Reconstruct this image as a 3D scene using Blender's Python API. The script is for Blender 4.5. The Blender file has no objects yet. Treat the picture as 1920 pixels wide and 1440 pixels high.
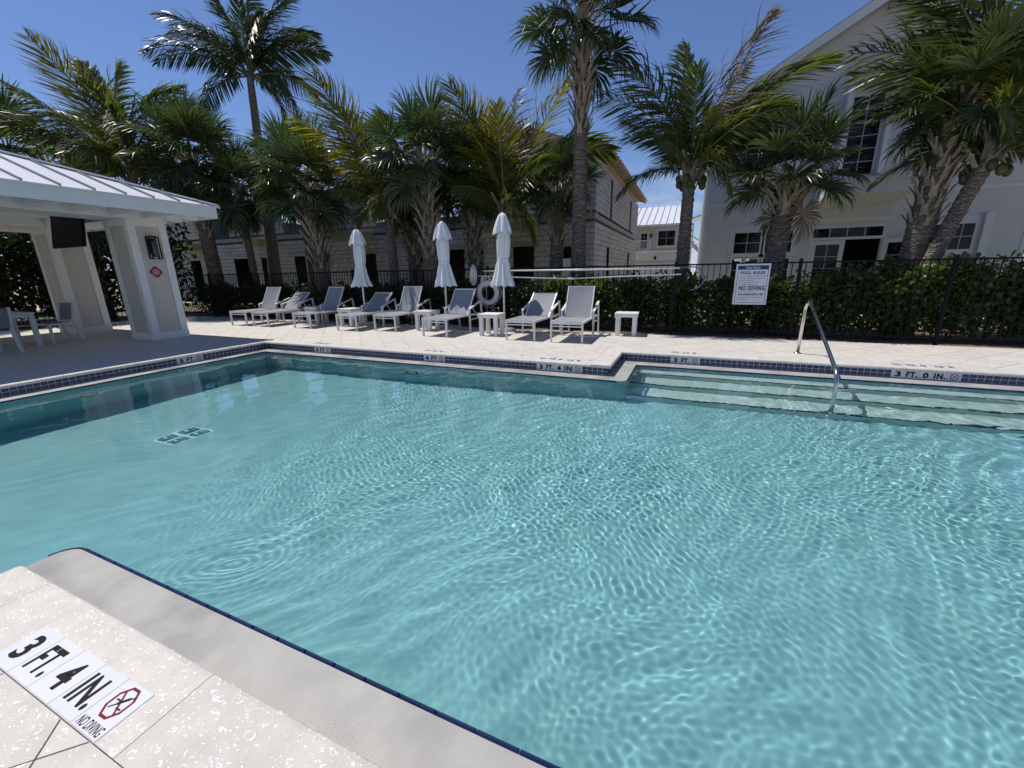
import bpy, math, random
import numpy as np
from mathutils import Matrix, Vector

S = bpy.context.scene
COL = S.collection
rnd = random.Random(7)
PI = math.pi

# ------------------------------------------------------------------ camera
_yaw, _pit, _roll = [math.radians(a) for a in (23.305, 15.223, -0.972)]
_fwd = Vector((-math.sin(_yaw) * math.cos(_pit), math.cos(_yaw) * math.cos(_pit), -math.sin(_pit)))
_r0 = Vector((math.cos(_yaw), math.sin(_yaw), 0))
_u0 = _r0.cross(_fwd)
_r = _r0 * math.cos(_roll) + _u0 * math.sin(_roll)
_u = -_r0 * math.sin(_roll) + _u0 * math.cos(_roll)
cam = bpy.data.objects.new('camera', bpy.data.cameras.new('camera'))
COL.objects.link(cam)
cam.matrix_world = Matrix(((_r.x, _u.x, -_fwd.x, 0), (_r.y, _u.y, -_fwd.y, 0), (_r.z, _u.z, -_fwd.z, 1.397), (0, 0, 0, 1)))
cam.data.sensor_width = 36
cam.data.lens = 765 / 1920 * 36
cam.data.clip_start = 0.02
cam.data.clip_end = 2000
S.camera = cam

# ------------------------------------------------------------------ sky, sun, exposure
SUN_DROP = Vector((0.45, -0.07, -1.0))          # where light travels
world = bpy.data.worlds.new('World')
S.world = world
world.use_nodes = True
_nt = world.node_tree
_bg = _nt.nodes['Background']
_sky = _nt.nodes.new('ShaderNodeTexSky')
_sky.sky_type = 'NISHITA'
_sky.sun_disc = False
_sky.sun_elevation = math.radians(65.7)
_sky.sun_rotation = math.radians(-81)
_sky.altitude = 0
_sky.air_density = 1.0
_sky.dust_density = 0.0
_sky.ozone_density = 5.5
_bg.inputs[1].default_value = 0.110
# thin white cloud banks low over the horizon
_geo = _nt.nodes.new('ShaderNodeTexCoord')
_sep = _nt.nodes.new('ShaderNodeSeparateXYZ'); _nt.links.new(_geo.outputs['Generated'], _sep.inputs[0])
_map = _nt.nodes.new('ShaderNodeMapping'); _map.inputs['Scale'].default_value = (3.2, 3.2, 9.0); _map.inputs['Location'].default_value = (.37, .1, .2); _nt.links.new(_geo.outputs['Generated'], _map.inputs['Vector'])
_no = _nt.nodes.new('ShaderNodeTexNoise'); _no.inputs['Scale'].default_value = 1.6; _no.inputs['Detail'].default_value = 7; _no.inputs['Roughness'].default_value = .58; _nt.links.new(_map.outputs[0], _no.inputs['Vector'])
_r1 = _nt.nodes.new('ShaderNodeMapRange'); _r1.inputs[1].default_value = .42; _r1.inputs[2].default_value = .60; _nt.links.new(_no.outputs['Fac'], _r1.inputs[0])
_r2 = _nt.nodes.new('ShaderNodeMapRange'); _r2.inputs[1].default_value = .22; _r2.inputs[2].default_value = .10; _nt.links.new(_sep.outputs[2], _r2.inputs[0])
_mu = _nt.nodes.new('ShaderNodeMath'); _mu.operation = 'MULTIPLY'; _nt.links.new(_r1.outputs[0], _mu.inputs[0]); _nt.links.new(_r2.outputs[0], _mu.inputs[1])
_mc = _nt.nodes.new('ShaderNodeMix'); _mc.data_type = 'RGBA'; _mc.inputs[7].default_value = (6.2, 6.6, 7.2, 1)
_nt.links.new(_mu.outputs[0], _mc.inputs[0]); _nt.links.new(_sky.outputs[0], _mc.inputs[6])
_tn = _nt.nodes.new('ShaderNodeMix'); _tn.data_type = 'RGBA'; _tn.blend_type = 'MULTIPLY'; _tn.inputs[0].default_value = 1.0; _tn.inputs[7].default_value = (.96, .95, 1.10, 1)
_nt.links.new(_mc.outputs[2], _tn.inputs[6]); _nt.links.new(_tn.outputs[2], _bg.inputs[0])
_sd = bpy.data.lights.new('sun', 'SUN')
_sd.energy = 5.0
_sd.angle = math.radians(0.55)
_sd.color = (1.0, 0.94, 0.85)
sun = bpy.data.objects.new('sun', _sd)
COL.objects.link(sun)
sun.rotation_euler = SUN_DROP.to_track_quat('-Z', 'Y').to_euler()
_sd.cycles.is_caustics_light = True
S.view_settings.view_transform = 'Standard'
S.view_settings.look = 'None'
S.view_settings.gamma = 1
S.view_settings.use_curve_mapping = False
S.view_settings.exposure = -0.18
try:
    S.cycles.use_denoising = True
    S.cycles.max_bounces = 10
    S.cycles.transparent_max_bounces = 12
    S.cycles.sample_clamp_indirect = 6
except Exception:
    pass

# ------------------------------------------------------------------ small mesh kit
class MB:
    def __init__(s):
        s.v = []; s.f = []
    def add(s, vs, fs):
        o = len(s.v)
        s.v.extend([tuple(p) for p in vs]); s.f.extend([tuple(i + o for i in q) for q in fs])
        return s
    def box(s, c, d, rz=0.0, M=None):
        x, y, z = d[0] / 2, d[1] / 2, d[2] / 2
        P = [Vector((a * x, b * y, e * z)) for e in (-1, 1) for b in (-1, 1) for a in (-1, 1)]
        R = M if M is not None else Matrix.Rotation(rz, 3, 'Z')
        c = Vector(c)
        return s.add([R @ p + c for p in P], [(0, 2, 3, 1), (4, 5, 7, 6), (0, 1, 5, 4), (2, 6, 7, 3), (0, 4, 6, 2), (1, 3, 7, 5)])
    def span(s, a, b):
        return s.box([(a[i] + b[i]) / 2 for i in range(3)], [abs(b[i] - a[i]) for i in range(3)])
    def bevbox(s, c, d, b, rz=0.0):
        """box with a chamfer round its upper edges"""
        x, y, z = d[0] / 2, d[1] / 2, d[2] / 2
        P = [(-x, -y, -z), (x, -y, -z), (x, y, -z), (-x, y, -z), (-x, -y, z - b), (x, -y, z - b), (x, y, z - b), (-x, y, z - b),
             (-x + b, -y + b, z), (x - b, -y + b, z), (x - b, y - b, z), (-x + b, y - b, z)]
        R = Matrix.Rotation(rz, 3, 'Z'); c = Vector(c)
        F = [(3, 2, 1, 0), (8, 9, 10, 11)]
        for i in range(4):
            j = (i + 1) % 4
            F += [(i, j, 4 + j, 4 + i), (4 + i, 4 + j, 8 + j, 8 + i)]
        return s.add([R @ Vector(p) + c for p in P], F)
    def beam(s, a, b, w, h, up=(0, 0, 1)):
        a, b = Vector(a), Vector(b)
        t = (b - a).normalized(); up = Vector(up)
        sd = t.cross(up)
        if sd.length < 1e-4: sd = t.cross(Vector((0, 1, 0)))
        sd.normalize(); n = sd.cross(t)
        P = []
        for q in (a, b):
            for i, j in ((-1, -1), (1, -1), (1, 1), (-1, 1)):
                P.append(q + sd * (i * w / 2) + n * (j * h / 2))
        return s.add(P, [(0, 3, 2, 1), (4, 5, 6, 7), (0, 1, 5, 4), (1, 2, 6, 5), (2, 3, 7, 6), (3, 0, 4, 7)])
    def tube(s, pts, r, n=8, cap=True, closed=False):
        pts = [Vector(p) for p in pts]; m = len(pts)
        rs = r if isinstance(r, (list, tuple)) else [r] * m
        V = []; prev = None
        for i, p in enumerate(pts):
            if closed: t = pts[(i + 1) % m] - pts[i - 1]
            else: t = pts[min(i + 1, m - 1)] - pts[max(i - 1, 0)]
            t.normalize()
            if prev is None:
                a = t.cross(Vector((0, 0, 1)))
                if a.length < 1e-3: a = t.cross(Vector((0, 1, 0)))
            else:
                a = prev - t * prev.dot(t)
            a.normalize(); prev = a; b = t.cross(a)
            for k in range(n):
                w = 2 * PI * k / n
                V.append(p + (a * math.cos(w) + b * math.sin(w)) * rs[i])
        F = []
        for i in range(m if closed else m - 1):
            for k in range(n):
                i2 = (i + 1) % m
                F.append((i * n + k, i * n + (k + 1) % n, i2 * n + (k + 1) % n, i2 * n + k))
        if cap and not closed:
            F.append(tuple(range(n))[::-1]); F.append(tuple((m - 1) * n + k for k in range(n)))
        return s.add(V, F)
    def prism(s, poly, z0, z1):
        n = len(poly)
        V = [(x, y, z0) for x, y in poly] + [(x, y, z1) for x, y in poly]
        F = [tuple(range(n))[::-1], tuple(range(n, 2 * n))] + [(i, (i + 1) % n, n + (i + 1) % n, n + i) for i in range(n)]
        return s.add(V, F)
    def lathe(s, prof, n=16, cx=0, cy=0, pleat=None):
        V = []; F = []
        for i, (r, z) in enumerate(prof):
            for k in range(n):
                w = 2 * PI * k / n
                q = r * (pleat(w, i) if pleat else 1)
                V.append((cx + q * math.cos(w), cy + q * math.sin(w), z))
        for i in range(len(prof) - 1):
            for k in range(n):
                F.append((i * n + k, i * n + (k + 1) % n, (i + 1) * n + (k + 1) % n, (i + 1) * n + k))
        F.append(tuple(range(n))[::-1]); F.append(tuple((len(prof) - 1) * n + k for k in range(n)))
        return s.add(V, F)
    def sphere(s, c, r, n=10, m=6, sc=(1, 1, 1)):
        V = [(c[0], c[1], c[2] - r * sc[2])]; F = []
        for i in range(1, m):
            a = -PI / 2 + PI * i / m
            for k in range(n):
                w = 2 * PI * k / n
                V.append((c[0] + r * sc[0] * math.cos(a) * math.cos(w), c[1] + r * sc[1] * math.cos(a) * math.sin(w), c[2] + r * sc[2] * math.sin(a)))
        V.append((c[0], c[1], c[2] + r * sc[2]))
        for k in range(n):
            F.append((0, 1 + (k + 1) % n, 1 + k)); F.append((len(V) - 1, len(V) - 1 - n + k, len(V) - 1 - n + (k + 1) % n))
        for i in range(m - 2):
            for k in range(n):
                F.append((1 + i * n + k, 1 + i * n + (k + 1) % n, 1 + (i + 1) * n + (k + 1) % n, 1 + (i + 1) * n + k))
        return s.add(V, F)
    def mesh(s, name, mat=None, smooth=False):
        me = bpy.data.meshes.new(name)
        me.from_pydata(s.v, [], s.f)
        if mat: me.materials.append(mat)
        if smooth: me.polygons.foreach_set('use_smooth', [True] * len(me.polygons))
        return me

def obj(name, me, parent=None, loc=None, rot=None, scale=None, kind=None):
    o = bpy.data.objects.new(name, me)
    COL.objects.link(o)
    if parent: o.parent = parent
    if loc is not None: o.location = loc
    if rot is not None: o.rotation_euler = rot
    if scale is not None: o.scale = scale if hasattr(scale, '__len__') else (scale,) * 3
    if kind: o['kind'] = kind
    return o
def part(name, mb, mat, parent, smooth=False, kind=None, label=None):
    o = obj(name, mb.mesh(name, mat, smooth), parent, kind=kind)
    if label: o['label'] = label
    return o
def struct(name, mb, mat, smooth=False):
    return obj(name, mb.mesh(name, mat, smooth), kind='structure')
def tag(o, label, cat, group=None):
    o['label'] = label; o['category'] = cat
    if group: o['group'] = group
    return o
def thing(name, label, cat, loc=(0, 0, 0), rz=0.0, group=None):
    o = bpy.data.objects.new(name, None)
    COL.objects.link(o)
    o.empty_display_size = 0.1
    o.location = loc; o.rotation_euler = (0, 0, rz)
    return tag(o, label, cat, group)
def dup(src, loc, rz=0.0, label=None, group=None):
    r = src.copy(); COL.objects.link(r)
    r.location = loc; r.rotation_euler = (0, 0, rz)
    if label: r['label'] = label
    if group: r['group'] = group
    for ch in list(src.children):
        c = ch.copy(); COL.objects.link(c); c.parent = r
        for g in list(ch.children):
            d = g.copy(); COL.objects.link(d); d.parent = c
    return r

# ------------------------------------------------------------------ materials
def principled(name):
    m = bpy.data.materials.new(name); m.use_nodes = True
    return m, m.node_tree, m.node_tree.nodes['Principled BSDF']
def mat(name, col, rough=0.7, var=0.0, scale=6.0, bump=0.0, bscale=40.0, metal=0.0, rand=0.0, spec=0.5, col2=None, detail=5.0):
    m, t, b = principled(name)
    b.inputs['Roughness'].default_value = rough
    b.inputs['Metallic'].default_value = metal
    b.inputs['Specular IOR Level'].default_value = spec
    b.inputs['Base Color'].default_value = (*col, 1)
    tc = None
    if var or bump or col2:
        tc = t.nodes.new('ShaderNodeTexCoord')
    last = None
    if var or col2:
        n = t.nodes.new('ShaderNodeTexNoise'); n.inputs['Scale'].default_value = scale; n.inputs['Detail'].default_value = detail
        t.links.new(tc.outputs['Object'], n.inputs['Vector'])
        r = t.nodes.new('ShaderNodeValToRGB')
        r.color_ramp.elements[0].position = 0.3; r.color_ramp.elements[1].position = 0.7
        lo = col2 if col2 else tuple(c * (1 - var) for c in col)
        hi = col if col2 else tuple(min(1, c * (1 + var)) for c in col)
        r.color_ramp.elements[0].color = (*lo, 1); r.color_ramp.elements[1].color = (*hi, 1)
        t.links.new(n.outputs['Fac'], r.inputs[0]); last = r.outputs[0]
    if rand:
        oi = t.nodes.new('ShaderNodeObjectInfo')
        h = t.nodes.new('ShaderNodeHueSaturation')
        mr = t.nodes.new('ShaderNodeMapRange'); mr.inputs[3].default_value = 1 - rand; mr.inputs[4].default_value = 1 + rand
        t.links.new(oi.outputs['Random'], mr.inputs[0]); t.links.new(mr.outputs[0], h.inputs['Value'])
        if last: t.links.new(last, h.inputs['Color'])
        else: h.inputs['Color'].default_value = (*col, 1)
        last = h.outputs[0]
    if last: t.links.new(last, b.inputs['Base Color'])
    if bump:
        n2 = t.nodes.new('ShaderNodeTexNoise'); n2.inputs['Scale'].default_value = bscale; n2.inputs['Detail'].default_value = 6
        t.links.new(tc.outputs['Object'], n2.inputs['Vector'])
        bp = t.nodes.new('ShaderNodeBump'); bp.inputs['Strength'].default_value = bump; bp.inputs['Distance'].default_value = 0.01
        t.links.new(n2.outputs['Fac'], bp.inputs['Height']); t.links.new(bp.outputs[0], b.inputs['Normal'])
    return m

def shell_stone():
    """cast shell-stone paver: cream ground, white shell flakes and rings, small dark pits"""
    m, t, b = principled('shell_stone')
    N = t.nodes; L = t.links
    geo = N.new('ShaderNodeNewGeometry')
    b.inputs['Roughness'].default_value = 0.62
    def vmap(sx, sy, rot, off):
        mp = N.new('ShaderNodeMapping'); mp.inputs['Scale'].default_value = (sx, sy, sx)
        mp.inputs['Rotation'].default_value = (0, 0, rot); mp.inputs['Location'].default_value = (off, off * .7, 0)
        L.new(warp.outputs[0], mp.inputs['Vector']); return mp
    nw = N.new('ShaderNodeTexNoise'); nw.inputs['Scale'].default_value = 55; nw.inputs['Detail'].default_value = 2
    L.new(geo.outputs['Position'], nw.inputs['Vector'])
    sub = N.new('ShaderNodeVectorMath'); sub.operation = 'SUBTRACT'; sub.inputs[1].default_value = (.5, .5, .5)
    L.new(nw.outputs['Color'], sub.inputs[0])
    sc = N.new('ShaderNodeVectorMath'); sc.operation = 'SCALE'; sc.inputs['Scale'].default_value = 0.012
    L.new(sub.outputs[0], sc.inputs[0])
    warp = N.new('ShaderNodeVectorMath'); warp.operation = 'ADD'
    L.new(geo.outputs['Position'], warp.inputs[0]); L.new(sc.outputs[0], warp.inputs[1])
    def ramp(src, stops):
        r = N.new('ShaderNodeValToRGB'); r.color_ramp.interpolation = 'LINEAR'
        e = r.color_ramp.elements
        e[0].position, e[0].color = stops[0][0], (stops[0][1],) * 3 + (1,)
        e[1].position, e[1].color = stops[-1][0], (stops[-1][1],) * 3 + (1,)
        for p, v in stops[1:-1]:
            q = e.new(p); q.color = (v, v, v, 1)
        L.new(src, r.inputs[0]); return r.outputs[0]
    def mul(a, c):
        q = N.new('ShaderNodeMath'); q.operation = 'MULTIPLY'; L.new(a, q.inputs[0])
        if isinstance(c, float): q.inputs[1].default_value = c
        else: L.new(c, q.inputs[1])
        return q.outputs[0]
    def mx(a, c):
        q = N.new('ShaderNodeMath'); q.operation = 'MAXIMUM'; L.new(a, q.inputs[0]); L.new(c, q.inputs[1]); return q.outputs[0]
    masks = []
    for sx, sy, rot, off, ring, keep in ((32, 70, .9, 3., False, .6), (64, 115, .3, 9., False, .68), (17, 25, 1.3, 5., True, .45), (29, 42, 2.1, 7., True, .55)):
        mp = vmap(sx, sy, rot, off)
        vo = N.new('ShaderNodeTexVoronoi'); vo.inputs['Scale'].default_value = 1.0; vo.inputs['Randomness'].default_value = .9
        L.new(mp.outputs[0], vo.inputs['Vector'])
        if ring: k = ramp(vo.outputs['Distance'], [(.24, 0), (.29, 1), (.34, 1), (.40, 0)])
        else: k = ramp(vo.outputs['Distance'], [(.20, 1), (.30, 0)])
        sep = N.new('ShaderNodeSeparateColor'); L.new(vo.outputs['Color'], sep.inputs[0])
        g = N.new('ShaderNodeMath'); g.operation = 'GREATER_THAN'; g.inputs[1].default_value = keep
        L.new(sep.outputs[0], g.inputs[0])
        k = mul(k, g.outputs[0])
        if ring:   # broken rings: arcs
            nz = N.new('ShaderNodeTexNoise'); nz.inputs['Scale'].default_value = 60; L.new(geo.outputs['Position'], nz.inputs['Vector'])
            k = mul(k, ramp(nz.outputs['Fac'], [(.46, 0), (.54, 1)]))
        masks.append(k)
    sh = masks[0]
    for k in masks[1:]: sh = mx(sh, k)
    # ground colour
    n1 = N.new('ShaderNodeTexNoise'); n1.inputs['Scale'].default_value = 9; n1.inputs['Detail'].default_value = 8; L.new(geo.outputs['Position'], n1.inputs['Vector'])
    r1 = N.new('ShaderNodeValToRGB'); r1.color_ramp.elements[0].position = .3; r1.color_ramp.elements[1].position = .72
    r1.color_ramp.elements[0].color = (.51, .48, .435, 1); r1.color_ramp.elements[1].color = (.615, .585, .535, 1)
    L.new(n1.outputs['Fac'], r1.inputs[0])
    oi = N.new('ShaderNodeObjectInfo'); hs = N.new('ShaderNodeHueSaturation')
    mr = N.new('ShaderNodeMapRange'); mr.inputs[3].default_value = .95; mr.inputs[4].default_value = 1.05
    L.new(oi.outputs['Random'], mr.inputs[0]); L.new(mr.outputs[0], hs.inputs['Value']); L.new(r1.outputs[0], hs.inputs['Color'])
    m1 = N.new('ShaderNodeMix'); m1.data_type = 'RGBA'; m1.inputs[7].default_value = (.86, .85, .83, 1)
    L.new(mul(sh, .8), m1.inputs[0]); L.new(hs.outputs[0], m1.inputs[6])
    # pits
    v2 = N.new('ShaderNodeTexVoronoi'); v2.inputs['Scale'].default_value = 120; L.new(geo.outputs['Position'], v2.inputs['Vector'])
    p = ramp(v2.outputs['Distance'], [(.10, 1), (.22, 0)])
    sp = N.new('ShaderNodeSeparateColor'); L.new(v2.outputs['Color'], sp.inputs[0])
    g2 = N.new('ShaderNodeMath'); g2.operation = 'GREATER_THAN'; g2.inputs[1].default_value = .8; L.new(sp.outputs[1], g2.inputs[0])
    p = mul(p, g2.outputs[0])
    m2 = N.new('ShaderNodeMix'); m2.data_type = 'RGBA'; m2.inputs[7].default_value = (.26, .23, .19, 1)
    L.new(mul(p, .8), m2.inputs[0]); L.new(m1.outputs[2], m2.inputs[6])
    L.new(m2.outputs[2], b.inputs['Base Color'])
    bp = N.new('ShaderNodeBump'); bp.inputs['Strength'].default_value = .5; bp.inputs['Distance'].default_value = .0025
    n3 = N.new('ShaderNodeTexNoise'); n3.inputs['Scale'].default_value = 220; n3.inputs['Detail'].default_value = 4; L.new(geo.outputs['Position'], n3.inputs['Vector'])
    ad = N.new('ShaderNodeMath'); ad.operation = 'ADD'; L.new(n3.outputs['Fac'], ad.inputs[0]); L.new(sh, ad.inputs[1])
    L.new(ad.outputs[0], bp.inputs['Height']); L.new(bp.outputs[0], b.inputs['Normal'])
    return m

def leaf_mat(name, col, rough=0.38, trans=0.35, rand=0.25, spec=0.5):
    m, t, b = principled(name)
    N = t.nodes; L = t.links
    b.inputs['Roughness'].default_value = rough
    b.inputs['Specular IOR Level'].default_value = spec
    oi = N.new('ShaderNodeObjectInfo'); geo = N.new('ShaderNodeNewGeometry')
    ad = N.new('ShaderNodeMath'); ad.operation = 'ADD'; L.new(oi.outputs['Random'], ad.inputs[0]); L.new(geo.outputs['Random Per Island'], ad.inputs[1])
    mr = N.new('ShaderNodeMapRange'); mr.inputs[1].default_value = 0; mr.inputs[2].default_value = 2
    mr.inputs[3].default_value = 1 - rand; mr.inputs[4].default_value = 1 + rand
    L.new(ad.outputs[0], mr.inputs[0])
    h = N.new('ShaderNodeHueSaturation'); h.inputs['Color'].default_value = (*col, 1); L.new(mr.outputs[0], h.inputs['Value'])
    mh = N.new('ShaderNodeMapRange'); mh.inputs[3].default_value = .48; mh.inputs[4].default_value = .515; L.new(geo.outputs['Random Per Island'], mh.inputs[0]); L.new(mh.outputs[0], h.inputs['Hue'])
    L.new(h.outputs[0], b.inputs['Base Color'])
    tr = N.new('ShaderNodeBsdfTranslucent')
    h2 = N.new('ShaderNodeHueSaturation'); h2.inputs['Value'].default_value = 1.6; h2.inputs['Saturation'].default_value = 1.15; L.new(h.outputs[0], h2.inputs['Color']); L.new(h2.outputs[0], tr.inputs[0])
    mx = N.new('ShaderNodeMixShader'); mx.inputs[0].default_value = trans
    L.new(b.outputs[0], mx.inputs[1]); L.new(tr.outputs[0], mx.inputs[2])
    L.new(mx.outputs[0], N['Material Output'].inputs[0])
    return m

def wet_patches(m):
    t = m.node_tree; b = t.nodes['Principled BSDF']; N = t.nodes
    tc = N.new('ShaderNodeTexCoord'); n = N.new('ShaderNodeTexNoise'); n.inputs['Scale'].default_value = 2.6; n.inputs['Detail'].default_value = 8
    t.links.new(tc.outputs['Object'], n.inputs['Vector'])
    r = N.new('ShaderNodeMapRange'); r.inputs[1].default_value = .45; r.inputs[2].default_value = .62; r.inputs[3].default_value = .62; r.inputs[4].default_value = .22
    t.links.new(n.outputs['Fac'], r.inputs[0]); t.links.new(r.outputs[0], b.inputs['Roughness'])
def ringed_bark(name, c0, c1, bands):
    m, t, b = principled(name); N = t.nodes; L = t.links
    b.inputs['Roughness'].default_value = .95
    tc = N.new('ShaderNodeTexCoord')
    w = N.new('ShaderNodeTexWave'); w.bands_direction = 'Z'; w.inputs['Scale'].default_value = bands; w.inputs['Distortion'].default_value = 11; w.inputs['Detail'].default_value = 4; w.inputs['Detail Scale'].default_value = 2.5
    L.new(tc.outputs['Object'], w.inputs['Vector'])
    n = N.new('ShaderNodeTexNoise'); n.inputs['Scale'].default_value = 11; n.inputs['Detail'].default_value = 7; L.new(tc.outputs['Object'], n.inputs['Vector'])
    mu = N.new('ShaderNodeMath'); mu.operation = 'MULTIPLY'; L.new(w.outputs['Fac'], mu.inputs[0]); L.new(n.outputs['Fac'], mu.inputs[1])
    r = N.new('ShaderNodeValToRGB'); r.color_ramp.elements[0].position = .08; r.color_ramp.elements[1].position = .5
    r.color_ramp.elements[0].color = (*c0, 1); r.color_ramp.elements[1].color = (*c1, 1); L.new(mu.outputs[0], r.inputs[0]); L.new(r.outputs[0], b.inputs['Base Color'])
    bp = N.new('ShaderNodeBump'); bp.inputs['Strength'].default_value = .8; bp.inputs['Distance'].default_value = .025; L.new(mu.outputs[0], bp.inputs['Height']); L.new(bp.outputs[0], b.inputs['Normal'])
    return m
M = {}
M['stone'] = shell_stone()
M['mortar'] = mat('mortar', (.34, .32, .29), .9, .15, 20)
M['concrete'] = mat('ledge_concrete', (.355, .348, .332), .42, .14, 4, .12, 240, detail=10)
wet_patches(M['concrete'])
M['plaster'] = mat('water_tint_plaster', (.262, .465, .485), .7, .06, 3)  # teal of light absorbed by the water, put into the plaster colour
M['plaster_floor'] = mat('water_tint_plaster_floor', (.262, .465, .485), .7, .06, 1.6)
M['plaster_step'] = mat('pale_step_plaster', (.55, .61, .58), .7, .08, 5)  # paler copy, less of the water's tint put in over the shallow steps
M['grout'] = mat('white_grout', (.62, .61, .60), .8, .06, 30)
M['blue_tile'] = mat('navy_glazed_tile', (.016, .027, .105), .14, 0, rand=.35, bump=.1, bscale=30, spec=.6)
M['trim_tile'] = mat('navy_trim_tile', (.006, .015, .062), .25, 0, rand=.2)
M['white_tile'] = mat('white_porcelain_tile', (.66, .67, .70), .3, .03, 15, rand=.04)
M['black_ink'] = mat('black_ink', (.006, .006, .007), .6, spec=.15)
M['red_ink'] = mat('red_ink', (.17, .008, .024), .6, spec=.15)
M['white_paint'] = mat('white_paint', (.78, .78, .77), .45, .03, 4)
M['powder'] = mat('white_powder_coat', (.72, .72, .71), .38, .03, 8)
M['sling'] = mat('grey_sling_mesh', (.26, .27, .29), .75, .05, 60, .3, 700)
M['dark_sling'] = mat('grey_chair_sling', (.20, .21, .23), .8, .05, 60, .3, 700)
M['hdpe'] = mat('white_hdpe', (.74, .73, .71), .5, .03, 20, .06, 200)
M['black_metal'] = mat('black_fence_metal', (.007, .007, .008), .6, spec=.15)
M['steel'] = mat('stainless_steel', (.62, .60, .57), .16, .04, 30, metal=1.0)
M['soil'] = mat('mulch_soil', (.16, .11, .075), .95, .35, 14, .8, 30)
M['grass'] = mat('ground_grass', (.10, .125, .045), .95, .4, 1.2, .5, 20)
M['sand'] = mat('site_sand', (.52, .45, .36), .95, .18, 1.5, .4, 8)

# ------------------------------------------------------------------ lettering (flat print as thin meshes)
def text_mesh(s, width, height, mt, bold=0.0, shear=0.0, name='lettering'):
    cu = bpy.data.curves.new('t', 'FONT')
    cu.body = s; cu.size = 1; cu.offset = bold; cu.shear = shear; cu.resolution_u = 3
    cu.space_character = 1.0 + bold * 3
    o = bpy.data.objects.new('t', cu); COL.objects.link(o)
    dg = bpy.context.evaluated_depsgraph_get()
    me = bpy.data.meshes.new_from_object(o.evaluated_get(dg))
    bpy.data.objects.remove(o); bpy.data.curves.remove(cu)
    n = len(me.vertices); co = np.empty(n * 3); me.vertices.foreach_get('co', co); co = co.reshape(-1, 3)
    lo, hi = co.min(0), co.max(0)
    k = height / max(hi[1] - lo[1], 1e-6)
    kx = width / max(hi[0] - lo[0], 1e-6) if width else k
    co[:, 0] = (co[:, 0] - (lo[0] + hi[0]) / 2) * kx
    co[:, 1] = (co[:, 1] - (lo[1] + hi[1]) / 2) * k
    co[:, 2] = 0
    me.vertices.foreach_set('co', co.reshape(-1)); me.update()
    me.materials.clear(); me.materials.append(mt); me.name = name
    return me

# ================================================================== GROUND
g = MB()
X0, X1, Y0, Y1 = -18.2, 9.0, -6.0, 9.75
R_ = 600
for a, b in (((-R_, Y1), (R_, R_)), ((-R_, -R_), (R_, Y0)), ((-R_, Y0), (X0, Y1)), ((X1, Y0), (R_, Y1))):
    g.add([(a[0], a[1], -.03), (b[0], a[1], -.03), (b[0], b[1], -.03), (a[0], b[1], -.03)], [(0, 1, 2, 3)])
struct('ground', g, M['sand'])
g = MB()
g.add([(-26, 9.76, -.024), (12, 9.76, -.024), (12, 12.6, -.024), (-26, 12.6, -.024)], [(0, 1, 2, 3)])
g.add([(-23, -6, -.024), (-18.21, -6, -.024), (-18.21, 9.76, -.024), (-23, 9.76, -.024)], [(0, 1, 2, 3)])
struct('planting_bed', g, M['soil'])
g = MB()
g.add([(-60, 12.61, -.026), (30, 12.61, -.026), (30, 15.4, -.026), (-60, 15.4, -.026)], [(0, 1, 2, 3)])
g.add([(-80, -40, -.026), (-23.01, -40, -.026), (-23.01, 9.7, -.026), (-80, 9.7, -.026)], [(0, 1, 2, 3)])
struct('lawn', g, M['grass'])

# ================================================================== POOL SHELL
WZ = -.18            # water level
LZ = -.165           # top of the perimeter ledge
def floor_z(x):
    return -1.04 - max(0, -.9 - x) * .0935
RCV = []             # things that the sun reaches through the water

basin = MB()
_fx = [-8.6, -.9, 6.6]
for a, b in zip(_fx[:-1], _fx[1:]):
    basin.add([(a, -6.1, floor_z(a)), (b, -6.1, floor_z(b)), (b, 7.3, floor_z(b)), (a, 7.3, floor_z(a))], [(0, 1, 2, 3)])
pool = struct('pool_basin', basin, M['plaster_floor'])
RCV.append(pool)

def arc(cx, cy, r, a0, a1, n=7):
    return [(cx + r * math.cos(math.radians(a0 + (a1 - a0) * i / n)), cy + r * math.sin(math.radians(a0 + (a1 - a0) * i / n))) for i in range(n + 1)]
near_poly = [(6.8, .30), (6.8, .915)] + arc(-3.33 + .11, .915 - .11, .11, 90, 180) + [(-3.33, .30)]
ledge_polys = [
    [(-8.96, -6.0), (-8.42, -6.0), (-8.42, 6.40), (-8.96, 6.40)],
    [(-8.42, 5.95), (-.89, 5.95)] + arc(-.87, 6.07, .12, -90, 0, 4) + [(-.75, 6.40), (-8.42, 6.40)],
    [(-1.30, 6.40), (-.75, 6.40), (-.75, 7.60), (-1.30, 7.60)],
    [(-.75, 7.15), (6.5, 7.15), (6.5, 7.60), (-.75, 7.60)],
    near_poly,
    [(-3.33, -6.0), (-2.85, -6.0), (-2.85, .30), (-3.33, .30)],
    [(6.5, .915), (6.8, .915), (6.8, 7.60), (6.5, 7.60)],
]
lm = MB(); wm = MB()
for p in ledge_polys:
    lm.prism(p, -.215, LZ); wm.prism(p, -2.0, -.2152)
ledge = part('pool_ledge', lm, M['concrete'], pool)
walls = part('pool_wall', wm, M['plaster'], pool)
RCV += [ledge, walls]
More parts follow.
